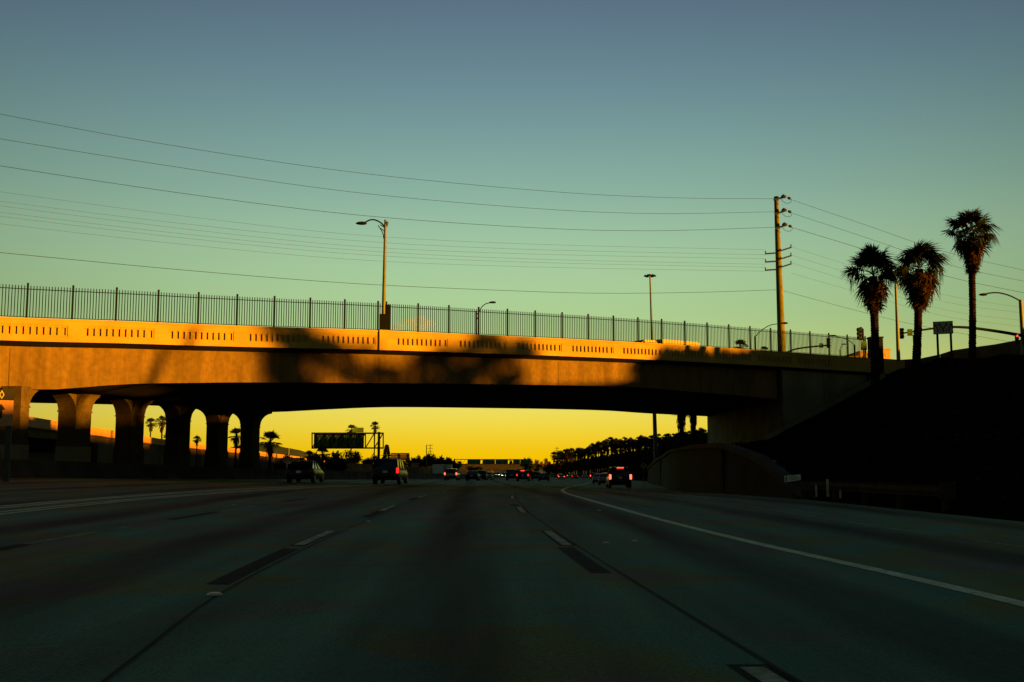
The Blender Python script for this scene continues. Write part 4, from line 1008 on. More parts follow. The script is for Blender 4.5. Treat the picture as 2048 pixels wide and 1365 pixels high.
# planted bank and low wall behind the median
bk = MB(); R_ = []
for Y in range(60, 260, 8):
    x = -74-0.05*(Y-60) if Y < 150 else -82-0.05*(Y-150); R_.append([(x+10, Y, -1),(x+2, Y, 5.9+rnd.uniform(-0.2,0.2)),(x-20, Y, 6.2),(x-20, Y, -1)])
bk.loft(R_); tag(bk.build('bank', M['slope']), kind='structure')
lw = thing('low_wall', tuple(P(85,925,100)), 'low pale wall seen through the leftmost bridge opening', 'wall')
a = P(20,921,100); q = P(112,907,104); b = MB(); b.hexa([(a.x,100,-0.5),(q.x,104,-0.5),(q.x,104.4,-0.5),(a.x,100.4,-0.5),(a.x,100,q.z),(q.x,104,q.z),(q.x,104.4,q.z),(a.x,100.4,q.z)]); b.build('wall_panel', M['plinth'], lw, world=True)
b = MB(); b.hexa([(a.x,99.9,q.z+0.003),(q.x+0.05,103.9,q.z+0.003),(q.x+0.05,104.5,q.z+0.003),(a.x,100.5,q.z+0.003),(a.x,99.9,q.z+0.12),(q.x+0.05,103.9,q.z+0.12),(q.x+0.05,104.5,q.z+0.12),(a.x,100.5,q.z+0.12)]); b.build('coping', M['barrier'], lw, world=True)
# mid-distance sound walls and houses glimpsed left
def wallseg(label, pA, pB, YA, YB, hpx_top, m, name='sound_or_shade_wall'):
    a = P(pA[0], pA[1], YA); q = P(pB[0], pB[1], YB); t = thing(name, ((a.x+q.x)/2,(a.y+q.y)/2,-3), label, 'wall'); n = 6
    for i in range(n):
        u0, u1 = i/n, (i+1)/n-0.01; p0 = a.lerp(q,u0); p1 = a.lerp(q,u1); b = MB()
        b.hexa([(p0.x,p0.y,-6),(p1.x,p1.y,-6),(p1.x,p1.y+0.3,-6),(p0.x,p0.y+0.3,-6),(p0.x,p0.y,p0.z),(p1.x,p1.y,p1.z),(p1.x,p1.y+0.3,p1.z),(p0.x,p0.y+0.3,p0.z)]); b.build('panel', m, t, world=True)
wallseg('brown sound wall between the black sedan and black sport utility car', (640,924), (745,929), 250, 275, 0, mat('brown_wall', (0.22,0.14,0.07), 0.9, 0.3, 0.2))
wallseg('brown sound wall left of the white box trucks', (815,933), (866,935), 330, 350, 0, mat('brown_wall_far', (0.26,0.16,0.07), 0.9, 0.3, 0.2))
def house(label, px, py, Y, wpx, hpx, m, roofm):
    c = P(px, py, Y); s_ = Y/F; w_ = wpx*s_; h_ = hpx*s_; t = thing('house', (c.x, Y, -4), label, 'house')
    b = MB(); b.box(c.x-w_/2,c.x+w_/2,Y,Y+8,-6,c.z); b.build('wall', m, t, world=True)
    b = MB(); b.loft([[(x,Y-0.4,c.z+0.003),(x,Y+8.4,c.z+0.003),(x,Y+4,c.z+h_)] for x in (c.x-w_/2-0.4, c.x+w_/2+0.4)]); b.build('roof', roofm, t, world=True)
    for k in (-0.25, 0.25):
        b = MB(); b.box(c.x+k*w_-0.5,c.x+k*w_+0.5,Y-0.04,Y+0.02,c.z-2.0,c.z-0.8); b.build('window', M['glass'], t, world=True)
MROOF = mat('clay_roof', (0.35,0.16,0.06), 0.9, 0.2, 1)
house('pale roofed house behind the sound wall left of centre', 675, 924, 300, 46, 6, M['stucco'], MROOF)
house('small sunlit house right of the black sport utility car', 828, 931, 400, 10, 5, M['stucco'], MROOF)
house('low sunlit house left of the distant trees near the ramp end', 572, 922, 300, 30, 6, M['stucco'], MROOF)
house('tiny sunlit building under the right end of the distant overpass', 1073, 941, 520, 8, 3, M['stucco'], MROOF)
house('pale house behind the conifer beside the gantry post', 776, 922, 380, 26, 6, M['stucco'], MROOF)

# hill far behind
hl = MB(); prof_h = [(300,930),(420,905),(470,893),(520,886),(560,893),(600,901),(640,913),(700,924),(760,934)]; R_ = []
YH = 3200
for i in range(47):
    px = 300+10*i; py = sinterp(prof_h, px)+rt.uniform(-0.6,0.6); c = P(px, py, YH); R_.append([(c.x, YH-500, -20),(c.x, YH-180, c.z*0.45-4),(c.x, YH, c.z),(c.x, YH+500, -20)])
hl.loft(R_, close=False, caps=False); tag(hl.build('hills', M['hill'], smooth=True), kind='structure')

# ------------------------------------------------------------------ sign gantries, billboard, overpass
Yg1 = 236
g1 = thing('sign_gantry', (P(758,930,Yg1).x, Yg1, sinterp(PROF,Yg1)), 'cantilever truss gantry with large green dark sign seen from behind', 'sign gantry')
a = P(758,868,Yg1); b = MB(); b.tube([(a.x,Yg1,sinterp(PROF,Yg1)-0.5),(a.x,Yg1,a.z+0.4)], [0.30,0.28], 12); b.build('post', M['dark_metal'], g1, world=True, smooth=True)
for yy in (867,896.5):
    for dy in (-0.5, 0.5):
        b = MB(); b.bar(P(624,yy,Yg1)+Vector((0,dy,0)), P(767,yy,Yg1)+Vector((0,dy,0)), 0.30); b.build('chord', M['dark_metal'], g1, world=True)
xs_ = [625+ (767-625)*i/8 for i in range(9)]
for i, x in enumerate(xs_):
    b = MB(); b.bar(P(x,867,Yg1)+Vector((0,-0.5,0)), P(x,896.5,Yg1)+Vector((0,-0.5,0)), 0.22); b.build('strut', M['dark_metal'], g1, world=True)
    if i < 8:
        u, v = ((x,896.5),(xs_[i+1],867)); b = MB(); b.bar(P(*u,Yg1)+Vector((0,-0.5,0)), P(*v,Yg1)+Vector((0,-0.5,0)), 0.2); b.build('diagonal', M['dark_metal'], g1, world=True)
for (x0,x1) in ((626,650.8),(650,674.8),(674,700.8),(700,727)):
    p0 = P(x0,897,Yg1); p1 = P(x1,868,Yg1); b = MB(); b.box(p0.x,p1.x,Yg1+0.62+0.0004*x0,Yg1+0.68+0.0004*x0,p0.z-0.1,p1.z+0.1); b.build('sign_panel', M['gantry_back'], g1, world=True)
p0 = P(704,866,Yg1); p1 = P(726.5,855.5,Yg1); b = MB(); b.box(p0.x,p1.x,Yg1+0.62,Yg1+0.68,p0.z+0.12,p1.z); b.build('exit_panel', M['gantry_back'], g1, world=True)
b = MB(); b.bar(P(762,911,Yg1), P(820,912,Yg1), 0.12); b.build('guy_bar', M['steel'], g1, world=True)
Yb = 390
bb = thing('billboard', (P(800,925,Yb).x, Yb, -3.5), 'billboard seen from behind left of the distant trees', 'billboard')
p0 = P(782,921,Yb); p1 = P(819,908,Yb); b = MB(); b.box(p0.x,p1.x,Yb,Yb+0.3,p0.z,p1.z); b.build('board', mat('board_back',(0.20,0.15,0.06),0.8,0.2,1), bb, world=True)
for x in (783,800,818):
    b = MB(); q = P(x,922,Yb); b.bar((q.x,Yb-0.2,-4), (q.x,Yb-0.2,p1.z+0.2), 0.25); b.build('leg', M['steel'], bb, world=True)
b = MB(); b.bar((p0.x,Yb-0.3,p1.z+0.1),(p1.x,Yb-0.3,p1.z+0.1),0.3); b.build('frame', M['dark_metal'], bb, world=True)
Yg3 = 455
g3 = thing('sign_gantry', (P(1000,945,Yg3).x, Yg3, sinterp(PROF,Yg3)), 'long distant overhead gantry carrying a row of sign panels', 'sign gantry')
for yy in (919.3,928.5):
    b = MB(); b.bar(P(908,yy,Yg3), P(1058,yy,Yg3), 0.28); b.build('chord', M['steel'], g3, world=True)
for i in range(20):
    x = 908+7.9*i; b = MB(); b.bar(P(x,928.5,Yg3), P(min(x+7.9,1058),919.3,Yg3), 0.13); b.build('diagonal', M['steel'], g3, world=True)
for (x0,x1) in ((935,961),(965,990),(991,1016),(1026,1040),(1041,1056)):
    p0 = P(x0,929,Yg3); p1 = P(x1,919.5,Yg3); b = MB(); b.box(p0.x,p1.x,Yg3-0.5,Yg3-0.42,p0.z,p1.z); b.build('sign_panel', M['gantry_back'], g3, world=True)
for x in (909, 1057):
    q = P(x,919,Yg3); b = MB(); b.bar((q.x,Yg3,-6),(q.x,Yg3,q.z+0.2),0.5); b.build('post', M['steel'], g3, world=True)
Yo = 600
op = thing('distant_overpass', (P(980,940,Yo).x, Yo, -4), 'dark low overpass crossing the freeway far behind the gantry', 'bridge')
p0 = P(880,939,Yo); p1 = P(1090,931.5,Yo); b = MB(); b.box(p0.x-10,p1.x+8,Yo,Yo+14,p0.z,p1.z); b.build('deck', M['soffit'], op, world=True)
b = MB(); b.box(p0.x-10,p1.x+8,Yo-0.35,Yo-0.05,p1.z-0.3,p1.z+0.8); b.build('parapet', M['soffit'], op, world=True)
for x in (935,985,1032,1066):
    q = P(x,940,Yo); b = MB(); b.box(q.x-0.7,q.x+0.7,Yo+2,Yo+12,-8,p0.z); b.build('pier', M['column'], op, world=True)
for x0,x1 in ((1030,1066),):
    q0 = P(x0,944,Yo); q1 = P(x1,944,Yo); b = MB(); b.box(q0.x,q1.x,Yo+12,Yo+13,-8,p0.z); b.build('abutment', M['soffit'], op, world=True)
# slim poles far away
def slim(label, px, y0, y1, Y, r_, arms=(), m='steel', cat='pole', name='distant_pole'):
    a = P(px,y1,Y); t = thing(name, (a.x, Y, sinterp(PROF,Y)-0.5), label, cat)
    b = MB(); b.tube([(a.x,Y,sinterp(PROF,Y)-0.5),(P(px,y0,Y).x,Y,P(px,y0,Y).z)], [r_,r_*0.6], 8); b.build('pole', M[m], t, world=True, smooth=True)
    for yy, hw_ in arms:
        b = MB(); c = P(px,yy,Y); b.bar((c.x-hw_,Y-0.2,c.z),(c.x+hw_,Y-0.2,c.z),0.16); b.build('crossarm', M['dark_metal'], t, world=True)
slim('thin pale light pole left of the white box trucks', 853, 890, 948, 225, 0.13, m='lamp_pole', cat='lamp post')
slim('distant utility pole with two crossarms above the dark trees', 860.5, 889, 915, 450, 0.22, ((891,1.2),(897,1.2),(903,1.0)))
slim('distant utility pole above the left end of the palm row', 1114, 894, 915, 560, 0.28, ((897,1.3),(902,1.3)))
slim('slim pole by the right end of the distant gantry', 1057, 924, 946, 420, 0.12, m='lamp_pole', cat='lamp post')
slim('thin white pole on the slope behind the retaining wall', 578, 897, 912, 420, 0.12, m='white')

# ------------------------------------------------------------------ carpool sign at the left edge
Yc = 47.5
cs = thing('carpool_sign', tuple(P(2,958,Yc)), 'carpool lane sign with diamond and arrow at the left edge', 'road sign')
b = MB(); q0 = P(5,960,Yc); q1 = P(11,852,Yc); b.box(q0.x,q0.x+0.24,Yc+0.03,Yc+0.2,0.3,P(5,780,Yc).z); b.build('post', M['steel'], cs, world=True)
xl = P(26,800,Yc).x-1.15; xr = P(26,800,Yc).x; zt0 = P(20,779,Yc).z; zm = P(20,801,Yc).z; zb0 = P(20,852,Yc).z
b = MB(); b.box(xl,xr,Yc-0.03,Yc,zm,zt0); b.build('header_panel', M['black'], cs, world=True, bevel=0.005)
b = MB(); b.box(xl,xr,Yc-0.03,Yc,zb0,zm-0.004); b.build('arrow_panel', M['hov_white'], cs, world=True, bevel=0.005)
cx = P(4.5,790,Yc).x; cz = P(4.5,790,Yc).z
b = MB(); n = 4
for k in range(4):
    o1 = [(0,0.19),(0.10,0),(0,-0.19),(-0.10,0)]; i1 = [(x*0.66,z*0.66) for x,z in o1]; j = (k+1) % 4
    b.quad((cx+o1[k][0],Yc-0.036,cz+o1[k][1]),(cx+o1[j][0],Yc-0.036,cz+o1[j][1]),(cx+i1[j][0],Yc-0.036,cz+i1[j][1]),(cx+i1[k][0],Yc-0.036,cz+i1[k][1]))
b.build('diamond', mat('diamond_print',(0.75,0.72,0.25),0.6), cs, world=True, fix=False)
az_ = P(3,808,Yc); b = MB()
b.tri((az_.x-0.19,Yc-0.036,az_.z-0.26),(az_.x+0.19,Yc-0.036,az_.z-0.26),(az_.x,Yc-0.036,az_.z)); b.quad((az_.x-0.06,Yc-0.036,az_.z-0.68),(az_.x+0.06,Yc-0.036,az_.z-0.62),(az_.x+0.075,Yc-0.036,az_.z-0.26),(az_.x-0.055,Yc-0.036,az_.z-0.26)); b.build('arrow', M['black'], cs, world=True, fix=False)
cs.rotation_euler = (0,0,0.35)
# wider barrier block at the sign foot
q = P(8,955,Yc+1.5); b = MB(); b.box(q.x-1.4,q.x+0.35,Yc+1.0,Yc+2.4,0.2,1.75); b.build('footing', M['barrier'], cs, world=True, bevel=0.03)

# ------------------------------------------------------------------ small things along the right shoulder
def gz(px, py, z=0.0):
    d = ray(px, py); t = (z-CAMH)/d.z; return Vector((d.x*t, d.y*t, z))
gr = thing('guardrail', (10.9, 34, zr(10.9,34)), 'rusty low guardrail on short posts along the right shoulder', 'guardrail')
GP = [(11.15,44.5),(11.0,41),(10.95,38),(11.0,35),(11.05,32),(11.3,29.3)]
for i, (x, y) in enumerate(GP):
    b = MB(); b.box(x+0.05,x+0.2,y-0.08,y+0.08,zr(x,y)-0.2,zr(x,y)+0.62); b.build('post', M['bark'], gr, world=True)
b = MB(); R_ = []
for i in range(31):
    u = i/30*(len(GP)-1); k = min(int(u), len(GP)-2); f = u-k; x = GP[k][0]*(1-f)+GP[k+1][0]*f; y = GP[k][1]*(1-f)+GP[k+1][1]*f; z = zr(x,y)
    R_.append([(x-0.02,y,z+0.38),(x+0.04,y,z+0.42),(x-0.02,y,z+0.50),(x-0.02,y,z+0.56),(x+0.04,y,z+0.64),(x-0.02,y,z+0.70),(x+0.05,y,z+0.70),(x+0.05,y,z+0.38)])
b.loft(R_); b.build('rail', mat('rusty_rail',(0.06,0.04,0.02),0.8,0.4,1.5), gr, world=True)
x, y = GP[-1]; z = zr(x,y)
b = MB(); b.box(x-0.12,x+0.30,y-0.32,y-0.28,z+0.30,z+0.78); e_ = b.build('end_plate', mat('dull_yellow',(0.07,0.05,0.008),0.9), gr, world=True)
for k in range(3):
    o = 0.02+0.15*k; b = MB(); b.quad((x-0.10,y-0.326,z+0.32+o),(x-0.10,y-0.326,z+0.38+o),(x+0.28,y-0.326,z+0.46+o),(x+0.28,y-0.326,z+0.40+o)); b.build('hazard_stripe', M['black'], gr, world=True, fix=False)
for i, (px, yt, yb, lb) in enumerate(((1632,970,986,'left short wooden stake behind the guardrail'),(1655,959,986,'tallest wooden stake behind the guardrail'),(1680,970,989,'right short wooden stake behind the guardrail'))):
    Y = 37.5; a = P(px+1,yb+8,Y); q = P(px,yt,Y); t = thing('stake', (a.x,Y,a.z), lb, 'stake', 'stakes behind the guardrail')
    b = MB(); b.bar((a.x,Y,a.z),(q.x,Y,q.z),0.055 if i != 1 else 0.07); b.build('shaft', mat('stake_wood%d'%i,(0.42,0.40,0.26),0.8,0.2,4), t, world=True)
    b = MB(); b.bar((q.x,Y,q.z),(q.x,Y,q.z+0.04),0.045); b.build('tip', M['dark_metal'], t, world=True)
# small information sign
Y = 42; sn = thing('info_sign', tuple(P(1587,985,Y)), 'small tilted pale green notice sign at the foot of the slope', 'road sign')
b = MB(); b.tube([P(1588,992,Y),P(1587,963,Y)], 0.03, 6); b.build('post', M['steel'], sn, world=True)
c = [P(1570,965,Y),P(1602,960,Y),P(1601,949,Y),P(1569,952.5,Y)]; dv = Vector((0,0.03,0)); b = MB()
b.hexa([c[0],c[1],c[1]+dv,c[0]+dv,c[3],c[2],c[2]+dv,c[3]+dv]); b.build('panel', mat('notice_sheet',(0.62,0.68,0.48),0.5), sn, world=True)
for k in range(3):
    f = 0.25+0.25*k; a = c[0].lerp(c[3],f); q = c[1].lerp(c[2],f); l0 = a.lerp(q,0.28); l1 = a.lerp(q,0.92-0.1*k); b = MB(); h_ = Vector((0,0,0.022)); f_ = Vector((0,-0.004,0))
    b.quad(l0-h_*0.5+f_, l1-h_*0.5+f_, l1+h_*0.5+f_, l0+h_*0.5+f_); b.build('text_line', M['sign_back'], sn, world=True, fix=False)
    d0 = a.lerp(q,0.10); b = MB(); s_ = 0.028; b.quad(d0+Vector((-s_,-0.004,-s_)), d0+Vector((s_,-0.004,-s_)), d0+Vector((s_,-0.004,s_)), d0+Vector((-s_,-0.004,s_))); b.build('dot', M['black'], sn, world=True, fix=False)
# slim delineators on the slope
for i, (px, yt, yb, Y, lb) in enumerate(((1545,924,960,50,'thin post with small lamp on the dark slope'),(1567,936,965,47,'thin stake left of the notice sign on the slope'),(1490,908,925,62,'leftmost thin stake on the slope above the wall'))):
    a = P(px,yb,Y); q = P(px,yt,Y); t = thing('thin_post', (a.x,Y,a.z), lb, 'post'); b = MB(); b.tube([a-Vector((0,0,1)),q],0.025,6); b.build('shaft', M['steel'], t, world=True)
    b = MB(); b.box(q.x-0.05,q.x+(0.22 if i == 0 else 0.05),Y-0.03,Y+0.03,q.z,q.z+0.08); b.build('cap', M['white'] if i == 0 else M['steel'], t, world=True)
# yellow diamond sign
Y = 150; dsn = thing('warning_sign', (P(1287,945,Y).x, Y, zr(toe(Y),Y)), 'small yellow diamond warning sign on a post left of the wall', 'road sign')
q = P(1287,932,Y); b = MB(); b.tube([(q.x,Y,-1.5),(q.x,Y,q.z+0.4)],0.045,6); b.build('post', mat('sign_post_yellow',(0.28,0.22,0.06),0.7), dsn, world=True)
b = MB(); r_ = 0.48; f = [(q.x,Y-0.06,q.z-r_),(q.x+r_,Y-0.06,q.z),(q.x,Y-0.06,q.z+r_),(q.x-r_,Y-0.06,q.z)]; b.hexa([(x,y,z) for x,y,z in f]+[(x,y-0.02,z) for x,y,z in f]); b.build('panel', M['yellow'], dsn, world=True)
b = MB(); b.quad((q.x-0.06,Y-0.09,q.z-0.24),(q.x+0.06,Y-0.09,q.z-0.24),(q.x+0.06,Y-0.09,q.z+0.12),(q.x-0.06,Y-0.09,q.z+0.12)); b.tri((q.x-0.15,Y-0.09,q.z+0.08),(q.x+0.15,Y-0.09,q.z+0.08),(q.x,Y-0.09,q.z+0.30)); b.build('symbol', M['black'], dsn, world=True, fix=False)

# ------------------------------------------------------------------ ramp parapet on top of the right embankment
rpw = thing('approach_wall', tuple(P(1900,715,105)), 'dark approach road wall rising along the top of the embankment', 'wall')
AW = [P(1740,716,101), P(1800,720,104), P(1840,717.5,106), P(1880,709,106), P(1905,701,105), P(1935,696.5,103), P(1990,689,100), P(2048,678,96), P(2110,668,92)]
AW += [Vector((54,76,11.4)), Vector((58,63,10.95)), Vector((58,50,10.7)), Vector((58,40,10.0)), Vector((58,26,9.1)), Vector((58,5,8.4)), Vector((58,-30,8.0)), Vector((58,-70,8.0))]
for i in range(len(AW)-1):
    a, q = AW[i], AW[i+1]; d = (q-a); d.z = 0; d.normalize(); n_ = Vector((d.y,-d.x,0))*-0.25; b = MB(); a = a+d*0.01
    lo_ = -4.0
    b.hexa([(a.x,a.y,a.z+lo_),(q.x,q.y,q.z+lo_),(q.x+n_.x,q.y+n_.y,q.z+lo_),(a.x+n_.x,a.y+n_.y,a.z+lo_),(a.x,a.y,a.z),(q.x,q.y,q.z),(q.x+n_.x,q.y+n_.y,q.z),(a.x+n_.x,a.y+n_.y,a.z)]); b.build('wall_segment', M['column'] if i > 1 else M['ramp_wall'], rpw, world=True)
# approach road plateau behind
tp = MB(); R_ = [[T(72,1.5,z=9.85),T(72,33,z=9.85)],[T(95,0,z=9.9),T(95,33,z=9.9)],[T(180,-10,z=10.2),T(180,60,z=10.2)]]
tp.loft(R_, close=False, caps=False); tag(tp.build('approach_road', M['ground']), kind='structure')
# unseen wall added beyond the right embankment to shade the left ramp and white trucks
shade_wall = thing('sound_or_shade_wall', (75,150,0), 'long unseen wall added behind the right embankment to shade the ramp', 'wall')
npts = []
for (px, py, Y) in RP[1:] + [(850,935,330),(905,938,400)]:
    q_ = P(px, py, Y); z_ = q_.z-1.38 if px < 800 else 2.2
    k_ = (max(64, 0.35*Y)-q_.x)/SX if px < 800 else 150.0
    npts.append(Vector((q_.x+SX*k_, q_.y+SY*k_, z_+k_*math.tan(SUN_EL))))
for a, q in zip(npts, npts[1:]):
    if (q-a).length > 120: continue
    b = MB(); b.hexa([(a.x,a.y,-5),(q.x,q.y,-5),(q.x+0.3,q.y-0.1,-5),(a.x+0.3,a.y-0.1,-5),(a.x,a.y,a.z),(q.x,q.y,q.z),(q.x+0.3,q.y-0.1,q.z),(a.x+0.3,a.y-0.1,a.z)]); b.build('panel', M['ramp_wall'], shade_wall, world=True)
# unseen leaf belt added right of the frame to shade the bridge's right end
rn = random.Random(77); pts = []
for i in range(43):
    sx_ = 46.8+i*0.62; c = T(sx_, 0.5, z=9.0)+Vector((SX,SY,0))*rn.uniform(48,56); pts.append((c+Vector((0,0,rn.uniform(-1,1.0))), (1.3,1.6,2.6 if i > 3 else 1.6))); pts.append((c+Vector((0,0,2.9 if i < 34 else 1.0)), (1.2,1.5,1.9)))
tag(leafmass('shade_leaves', pts, 26000, M['leaf'], rn, 0.55).build('shade_belt', M['leaf'], fix=False), 'unseen dark leaf belt added right of the picture to shade the bridge', 'shade belt', kind='stuff')
# wooded ridge behind and left of the camera, where the freeway comes from
wb = MB(); R_ = []; rn = random.Random(4)
for i in range(90):
    a = math.radians(188+i*1.42) ; d_ = 170+rn.uniform(-6,6); x = d_*math.cos(a)*1.5; y = d_*math.sin(a)-10
    h_ = 15+rn.uniform(-2.5,2.5); R_.append([(x*0.94,y*0.94,-2),(x*0.95,y*0.95,h_*0.7),(x,y,h_),(x*1.08,y*1.08,h_*0.8),(x*1.1,y*1.1,-2)])
wb.loft(R_, close=False, caps=False); tag(wb.build('wooded_ridge', M['leaf']), 'dark wooded ridge behind the viewer', 'wood', kind='stuff')

# concrete drain running down the slope beside the abutment
dr = thing('drain_channel', tuple(T(63, -0.6, z=5)), 'pale concrete drain strip running down the slope beside the abutment', 'drain')
b = MB(); R_ = []
for i in range(25):
    s_ = 72.5-17.5*i/24; c0 = T(s_, -0.9, z=0); c1 = T(s_, -0.3, z=0)
    z0 = slope_z(c0.y, c0.x-toe(c0.y)-0.3)+0.45; z1 = slope_z(c1.y, c1.x-toe(c1.y)-0.3)+0.45
    R_.append([(c0.x,c0.y,z0-0.5),(c1.x,c1.y,z1-0.5),(c1.x,c1.y,z1),(c0.x,c0.y,z0)])
b.loft(R_); b.build('channel', M['plinth'], dr, world=True)
# off to the right, beyond the frame: palms and shrubs on the same embankment, whose shadows fall on the bridge
def shadow_spot(px, z, k):
    s = s_of(px, 0.5); q = T(s, 0.5, z=z); return q + Vector((SX,SY,0))*k + Vector((0,0,k*math.tan(SUN_EL)))
def off_palm(label, px, zc, k, R_, skirt, seed, **kw):
    c = shadow_spot(px, zc, k); g_ = slope_z(c.y, c.x-toe(c.y)-0.3); return big_palm(label, Vector((c.x+0.2,c.y,g_-0.2)), c, 0.26, 0.2, R_, skirt, random.Random(seed), nf=40, nd=50, **kw)
off_palm('fan palm outside the right edge of the picture, broad crowned and nearest the added shade belt', 630, 7.6, 84, 2.1, 2.0, 41)
off_palm('fan palm outside the right edge of the picture, tallest of the group', 588, 8.3, 87, 1.6, 2.6, 42)
off_palm('fan palm outside the right edge of the picture, low and round', 552, 9.95, 90, 1.5, 0.3, 43)
off_palm('fan palm outside the right edge of the picture, slender with thin crown', 715, 8.1, 84, 1.2, 0.5, 44)
off_palm('fan palm outside the right edge of the picture, short and wide', 785, 6.6, 87, 2.0, 1.0, 45)
off_palm('fan palm outside the right edge of the picture, with a long skirt', 890, 7.6, 90, 1.9, 1.6, 46)
off_palm('fan palm outside the right edge of the picture, leaning outermost one', 955, 8.5, 84, 2.3, 2.0, 47)
off_palm('fan palm outside the right edge of the picture, young one at the end', 1030, 8.3, 87, 1.9, 1.6, 48)
lp0 = shadow_spot(322, 5.6, 55); lp1 = shadow_spot(376, 9.6, 55)  # unseen pole added, slanted to cast the diagonal shadow on the girder
lt = thing('shadow_pole', (lp0.x, lp0.y, 7.0), 'unseen leaning pole added to cast a slanting shadow on the bridge', 'pole')
b = MB(); dd_ = (lp1-lp0).normalized(); b.tube([lp0-dd_*2.5, lp0, lp1], [0.28,0.28,0.2], 8); b.build('shaft', M['trunk'], lt, world=True, smooth=True)

